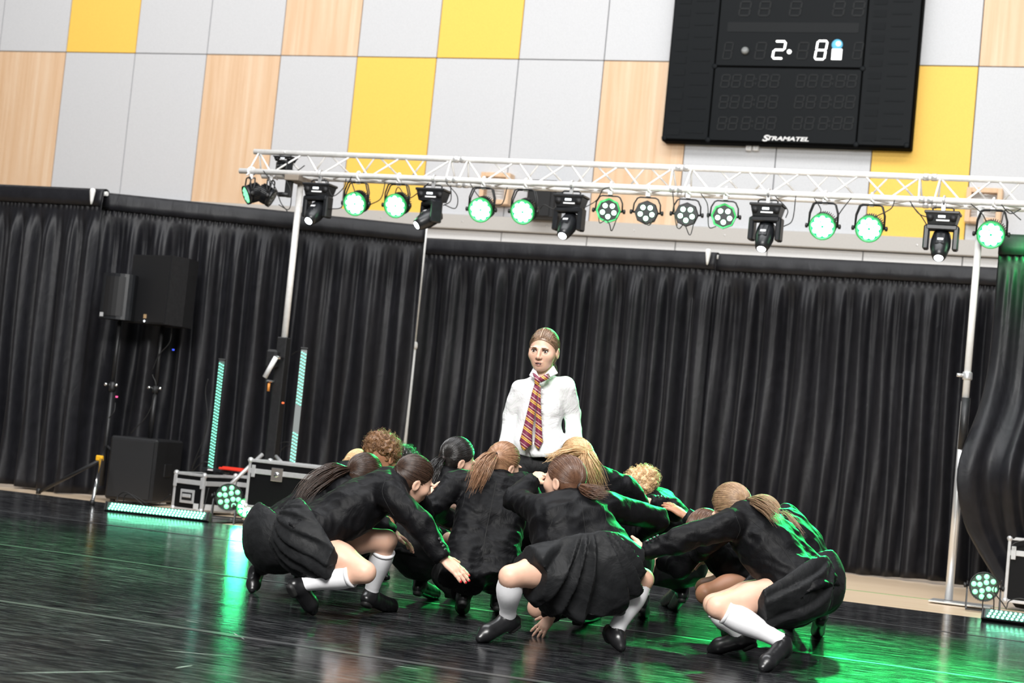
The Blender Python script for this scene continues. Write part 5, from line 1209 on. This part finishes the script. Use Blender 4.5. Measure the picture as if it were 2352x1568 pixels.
# brown head and darker knee between them
J = pose(pelvis=(1735, 1320, 8.75), neck=(1628, 1225, 8.80), shL=(1612, 1245, 8.64), shR=(1640, 1215, 8.98), elL=(1560, 1300, 8.7), wrL=(1520, 1290, 8.8), elR=(1622, 1216, 8.98), wrR=(1574, 1186, 9.02), hipL=(1730, 1340, 8.68), hipR=(1730, 1335, 8.85), knL=(1622, 1364, 8.5), knR=(1620, 1350, 8.9), anL=(1720, 1420, 8.6), anR=(1720, 1405, 8.85))
J['toL'] = fl(1668, 1452, .03); J['toR'] = fl(1660, 1425, .03)
person('dancer tucked behind the front right one, brown head low and one bare knee showing', J, dict(mat=HM, tie=at(1632, 1190, 8.86), tail=[at(1650, 1200, 8.86), at(1662, 1220, 8.84)], spread=.02, n=40), SK2, 'skirt', 'black',
       (at(1622, 1222, 8.82), cd_((-.55, -.7, -.1)), cd_((-.5, .7, -.2))), seed=19, group=G1, thigh_f=.62, hands=(0, dict(d=cd_((-.75, .55, -.3)), n=cd_((.3, .8, .4)), curl=.25, spread=.1)), sock_top=.5)
# curly fair head, right of the centre
J = pose(pelvis=(1562, 1255, 9.55), neck=(1498, 1148, 9.52), shL=(1490, 1172, 9.38), shR=(1520, 1150, 9.68), elL=(1545, 1172, 9.15), wrL=(1490, 1152, 9.1), elR=(1470, 1190, 9.8), wrR=(1430, 1190, 9.8), hipL=(1555, 1285, 9.48), hipR=(1560, 1280, 9.65), knL=(1475, 1290, 9.4), knR=(1500, 1290, 9.75), anL=(1568, 1352, 9.52), anR=(1560, 1345, 9.8))
J['toL'] = fl(1548, 1388, .03); J['toR'] = fl(1530, 1380, .03)
person('dancer with curly fair hair bowed at the right of the ring, sleeve buttons showing', J, dict(mat=HY, style='curly'), SK3, 'skirt', 'black',
       (at(1474, 1128, 9.55), cd_((-.75, -.5, .1)), cd_((-.35, .85, .1))), seed=20, group=G1, thigh_f=.75, hands=(dict(d=cd_((-.9, .2, 0)), n=cd_((0, 1, .2)), curl=.3), 0), btn='L', drop=[(at(1560, 1320, 9.5), .15, .12)], sock_top=.7, hs=.95)
# three heads at the back left
def back_dancer(px, py, D, face, hair, label, seed, skin=SK2, hs=1.0, ang=-.4):
    hc = at(px, py, D); J, hd = crouch((0, 0), ang); off = hc-hd[0]; off[2] = min(off[2], .1); J = {k: v+np.array([off[0], off[1], 0]) for k, v in J.items()}
    dz = hc[2]-hd[0][2]
    for k in J:
        if k[:2] in ('ne', 'sh', 'el', 'wr'): J[k] = J[k]+np.array([0, 0, dz])
    person(label, J, hair, skin, 'skirt', 'black', (hc, face, np.array([0, 0, 1.])), seed=seed, group=G1, thigh_f=.75, hs=hs, hands=(0, 0), collar=True)
back_dancer(878, 1050, 9.75, cd_((.45, -.5, -.7)), dict(mat=HC, style='curly'), 'dancer with bushy curly brown hair at the back left of the ring', 21, hs=1.0)
back_dancer(926, 1074, 10.15, cd_((.6, -.5, -.6)), dict(mat=HK, style='curly'), 'dancer with black curly hair, head just showing at the back left', 22, hs=.92)
back_dancer(822, 1078, 10.2, cd_((-.3, -.7, .5)), dict(mat=HY, tie=at(815, 1062, 10.18), tail=[at(800, 1060, 10.1), at(792, 1072, 10.08)], spread=.03, n=40), 'fair haired dancer almost hidden at the back left of the ring', 23, SK3)

# tailoring lines on the nearest blazers
k_ = [k for k in SURF]
fl_k = [k for k in k_ if 'front left, brown' in k][0]; fc_k = [k for k in k_ if 'front centre with back' in k][0]; fr_k = [k for k in k_ if 'front right, white' in k][0]; cl_k = [k for k in k_ if 'trousers with back' in k][0]
seam(fl_k, [(885, 1100), (878, 1130), (890, 1160), (905, 1185)])
seam(cl_k, [(1140, 1105), (1125, 1180), (1115, 1230), (1108, 1280)], .003); seam(cl_k, [(1060, 1090), (1068, 1130), (1062, 1165)])
seam(fc_k, [(1335, 1150), (1342, 1200), (1350, 1260)]); seam(fc_k, [(1262, 1170), (1268, 1195), (1260, 1215)]); seam(fc_k, [(1385, 1160), (1392, 1190), (1385, 1225)])
seam(fr_k, [(1690, 1185), (1700, 1215), (1690, 1240)]); seam(fr_k, [(1720, 1190), (1790, 1250), (1850, 1340)])
# ---------------------------------------------------------------- the standing child
HS = mk_hair('sleek_brown_hair', (.15, .09, .055), (.30, .19, .12), .34)
g0 = fl(1192, 1398); GX, GY = g0[0], g0[1]; GD = dep(g0)
def gp(px, py, dd=0.): return at(px, py, GD+dd)
HT = gp(1250, 752)[2]
J = pose(pelvis=(1233, 1056, GD), neck=(1247, 870, GD+.01), shR=(1194, 893, GD), shL=(1299, 887, GD-.02), elR=(1175, 955, GD+.05), wrR=(1164, 1040, GD+.0), elL=(1315, 952, GD+.04), wrL=(1320, 1035, GD-.03))
for k, dx in (('R', -.085), ('L', .085)):
    q = J['pelvis']+CR*dx; J['hip'+k] = q-np.array([0, 0, .03]); J['kn'+k] = np.array([q[0], q[1]-.02, .42]); J['an'+k] = np.array([q[0], q[1]+.02, .08]); J['to'+k] = np.array([q[0]+.03*(1 if k == 'L' else -1), q[1]-.13, .03])
hc = gp(1249, 804, -.01); hf = cd_((-.28, -.10, .95)); hu = cd_((.06, 1, .12)); hs = 1.03
TIE = at(1252, 822, GD+.16)
gr, W, R3 = person('standing child in white shirt and loosened striped tie, staring out over the crouching dancers', J, dict(mat=HS, hl=.049, tie=W_TIE if 'W_TIE' in globals() else gp(1258, 815, .11), tail=[gp(1262, 838, .10), gp(1268, 862, .09)], spread=.035, n=60), SK3, 'trousers', 'black', (hc, hf, hu), hs=hs, seed=31, upper='none', tr=.72, bt=.7, group=None, collar=False, cat='face',
    hands=(dict(d=cd_((.02, -1, .1)), n=cd_((.9, 0, .3))), dict(d=cd_((-.05, -1, .1)), n=cd_((-.9, 0, .3)), side=-1)))
head_parts(W, R3, gr, hs, skin=SK3)
keep(MB().tube([W((0, .089-.10*f-.02*f*f, (.077+.046*math.sin(f*1.9)))) for f in np.linspace(0, .6, 8)], .0018, 6).build('parting', SK3), gr)
# shirt
allp = np.array([J[k] for k in ('pelvis', 'neck', 'shL', 'shR', 'elL', 'elR', 'wrL', 'wrR')]); S = SDF(allp.min(0)-.2, allp.max(0)+.2, .007)
pv, nk = J['pelvis'], J['neck']; x = nrm(J['shL']-J['shR']); sp = nrm(nk-pv); fr = nrm(np.cross(sp, x)); fr = fr if np.dot(fr, CF) < 0 else -fr
for sg in (-1, 1):
    S.cone(pv+sp*.035+x*sg*.050, .084, pv+sp*.10+x*sg*.046, .085, .05, cap0=True); S.cone(pv+sp*.10+x*sg*.046, .085, pv+sp*.25+x*sg*.038, .074, .05); S.cone(pv+sp*.25+x*sg*.038, .074, nk-sp*.10+x*sg*.050, .080, .05)
S.cone(nk-sp*.022, .052, J['shL']-x*.012, .046, .03); S.cone(nk-sp*.022, .052, J['shR']+x*.012, .046, .03)
S.cone(pv+sp*.04, .085, nk-sp*.12, .080, .05, cap0=True)
for sd in 'LR':
    S.cone(J['sh'+sd], .052, J['el'+sd], .045, .022); S.cone(J['el'+sd], .045, J['wr'+sd]+(J['el'+sd]-J['wr'+sd])*.2, .047, .015); S.cone(J['wr'+sd]+(J['el'+sd]-J['wr'+sd])*.2, .047, J['wr'+sd], .036, .012, cap1=True)
V, Q = S.mesh(); V = smooth(V, Q, 2); V = wrinkle(V, Q, 77, .0040, 26, .7); V = wrinkle(V, Q, 81, .0028, 60, .8)
keep(np_obj('shirt', V, Q, M_SHIRT), gr)
# hanging shirt tail in front and collar leaves
tl = np.array([[gp(px, py, -.135+.02*abs(px-1255)/40) for px in np.linspace(1214+(py-1030)*.4, 1290-(py-1030)*.55, 9)] for py in np.linspace(1015, 1049, 5)])
keep(grid_mesh('shirt_tail', tl, M_SHIRT, thick=.006), gr)
ca = [nk-sp*.016+(.058)*(math.cos(t)*x+math.sin(t)*fr) for t in np.linspace(math.pi-.35, 2*math.pi+.35, 18)]; cb = [p_+sp*.062-(p_-nk+sp*.016)*.10 for p_ in ca]
keep(grid_mesh('collar_band', np.array([ca, cb]), M_SHIRT, thick=.006), gr)
for pts in (((1227, 842, -.02), (1240, 870, -.112), (1229, 870, -.118), (1216, 862, -.06)), ((1271, 840, -.02), (1242, 870, -.112), (1257, 869, -.118), (1281, 857, -.05))):
    P_ = np.array([gp(a, b_, c_) for a, b_, c_ in pts]); keep(grid_mesh('collar_leaf', np.array([[P_[0], P_[1]], [P_[3], P_[2]]]), M_SHIRT, thick=.006, smooth=False), gr)
# tie: stripes run across its own length
def mk_tie():
    m = new_mat('maroon_striped_tie', (.16, .015, .05), .5, sheen=.2); tc = nd(m, 'ShaderNodeTexCoord'); sp_ = nd(m, 'ShaderNodeVectorMath', operation='DOT_PRODUCT'); lk(m, tc.outputs['Object'], sp_.inputs[0])
    dv = nrm(CU*.80+CR*.60); sp_.inputs[1].default_value = tuple(dv)
    mu = nd(m, 'ShaderNodeMath', operation='MULTIPLY'); mu.inputs[1].default_value = 1/.046; lk(m, sp_.outputs['Value'], mu.inputs[0])
    fr_ = nd(m, 'ShaderNodeMath', operation='FRACT'); lk(m, mu.outputs[0], fr_.inputs[0])
    r_ = nd(m, 'ShaderNodeValToRGB'); r_.color_ramp.interpolation = 'CONSTANT'; e = r_.color_ramp.elements; mar = (.17, .018, .055, 1); gold = (.80, .47, .06, 1); wh = (.75, .60, .50, 1)
    cs = [(0, mar), (.42, gold), (.52, mar), (.60, gold), (.70, mar), (.92, wh), (.97, mar)]
    while len(e) < len(cs): e.new(.5)
    for i, (p_, c_) in enumerate(cs): e[i].position = p_; e[i].color = c_
    lk(m, fr_.outputs[0], r_.inputs[0]); lk(m, r_.outputs[0], bsdf(m).inputs['Base Color']); return m
M_TIE = mk_tie()
def tie_strip(rows, nm):
    P_ = np.array([[gp(a+(b_-a)*f, ya+(yb-ya)*f, c_-.012*math.sin(f*math.pi)) for f in np.linspace(0, 1, 7)] for a, ya, b_, yb, c_ in rows]); return keep(grid_mesh(nm, P_, M_TIE, thick=.008), gr)
tie = None
tie_strip([(1229, 882, 1239, 885, -.128), (1223, 900, 1236, 902, -.138), (1213, 940, 1229, 942, -.145), (1202, 985, 1222, 990, -.15), (1194, 1012, 1222, 1021, -.155), (1198, 1027, 1211, 1029, -.155), (1202, 1033, 1205, 1034, -.155)], 'tie_front_blade')
tie_strip([(1232, 884, 1241, 886, -.120), (1232, 920, 1241, 922, -.124), (1231, 960, 1243, 962, -.130), (1230, 1000, 1245, 1003, -.136), (1228, 1019, 1247, 1014, -.14), (1234, 1028, 1241, 1024, -.14), (1236, 1030, 1238, 1029, -.14)], 'tie_back_blade')
kn_ = MB().lathe([(.008, -.022), (.013, -.016), (.017, .004), (.019, .018), (.012, .024)], gp(1234, 876, -.135), nrm(gp(1236, 866)-gp(1233, 886)), 12); keep(kn_.build('tie_knot', M_TIE), gr)
tie_strip([(1224, 856, 1229, 860, -.10), (1228, 866, 1236, 866, -.125), (1232, 874, 1238, 870, -.13)], 'tie_loop'); tie_strip([(1260, 858, 1264, 868, -.10), (1250, 862, 1254, 872, -.122), (1238, 868, 1241, 878, -.13)], 'tie_loop')
for k in range(6): keep(MB().lathe([(.005, 0), (.005, .003), (.003, .004)], gp(1246-.4*k, 895+k*24, -.112-.004*k), fr, 8).build('shirt_button', M_LABEL), gr)
for px, w_ in ((1165, 1), (1318, -1)):
    a = J['wrR'] if w_ > 0 else J['wrL']; e = J['elR'] if w_ > 0 else J['elL']; keep(MB().tube([a+(e-a)*.22, a, a-(e-a)*.02], [.048, .046, .043], 14).build('cuff', M_SHIRT), gr)
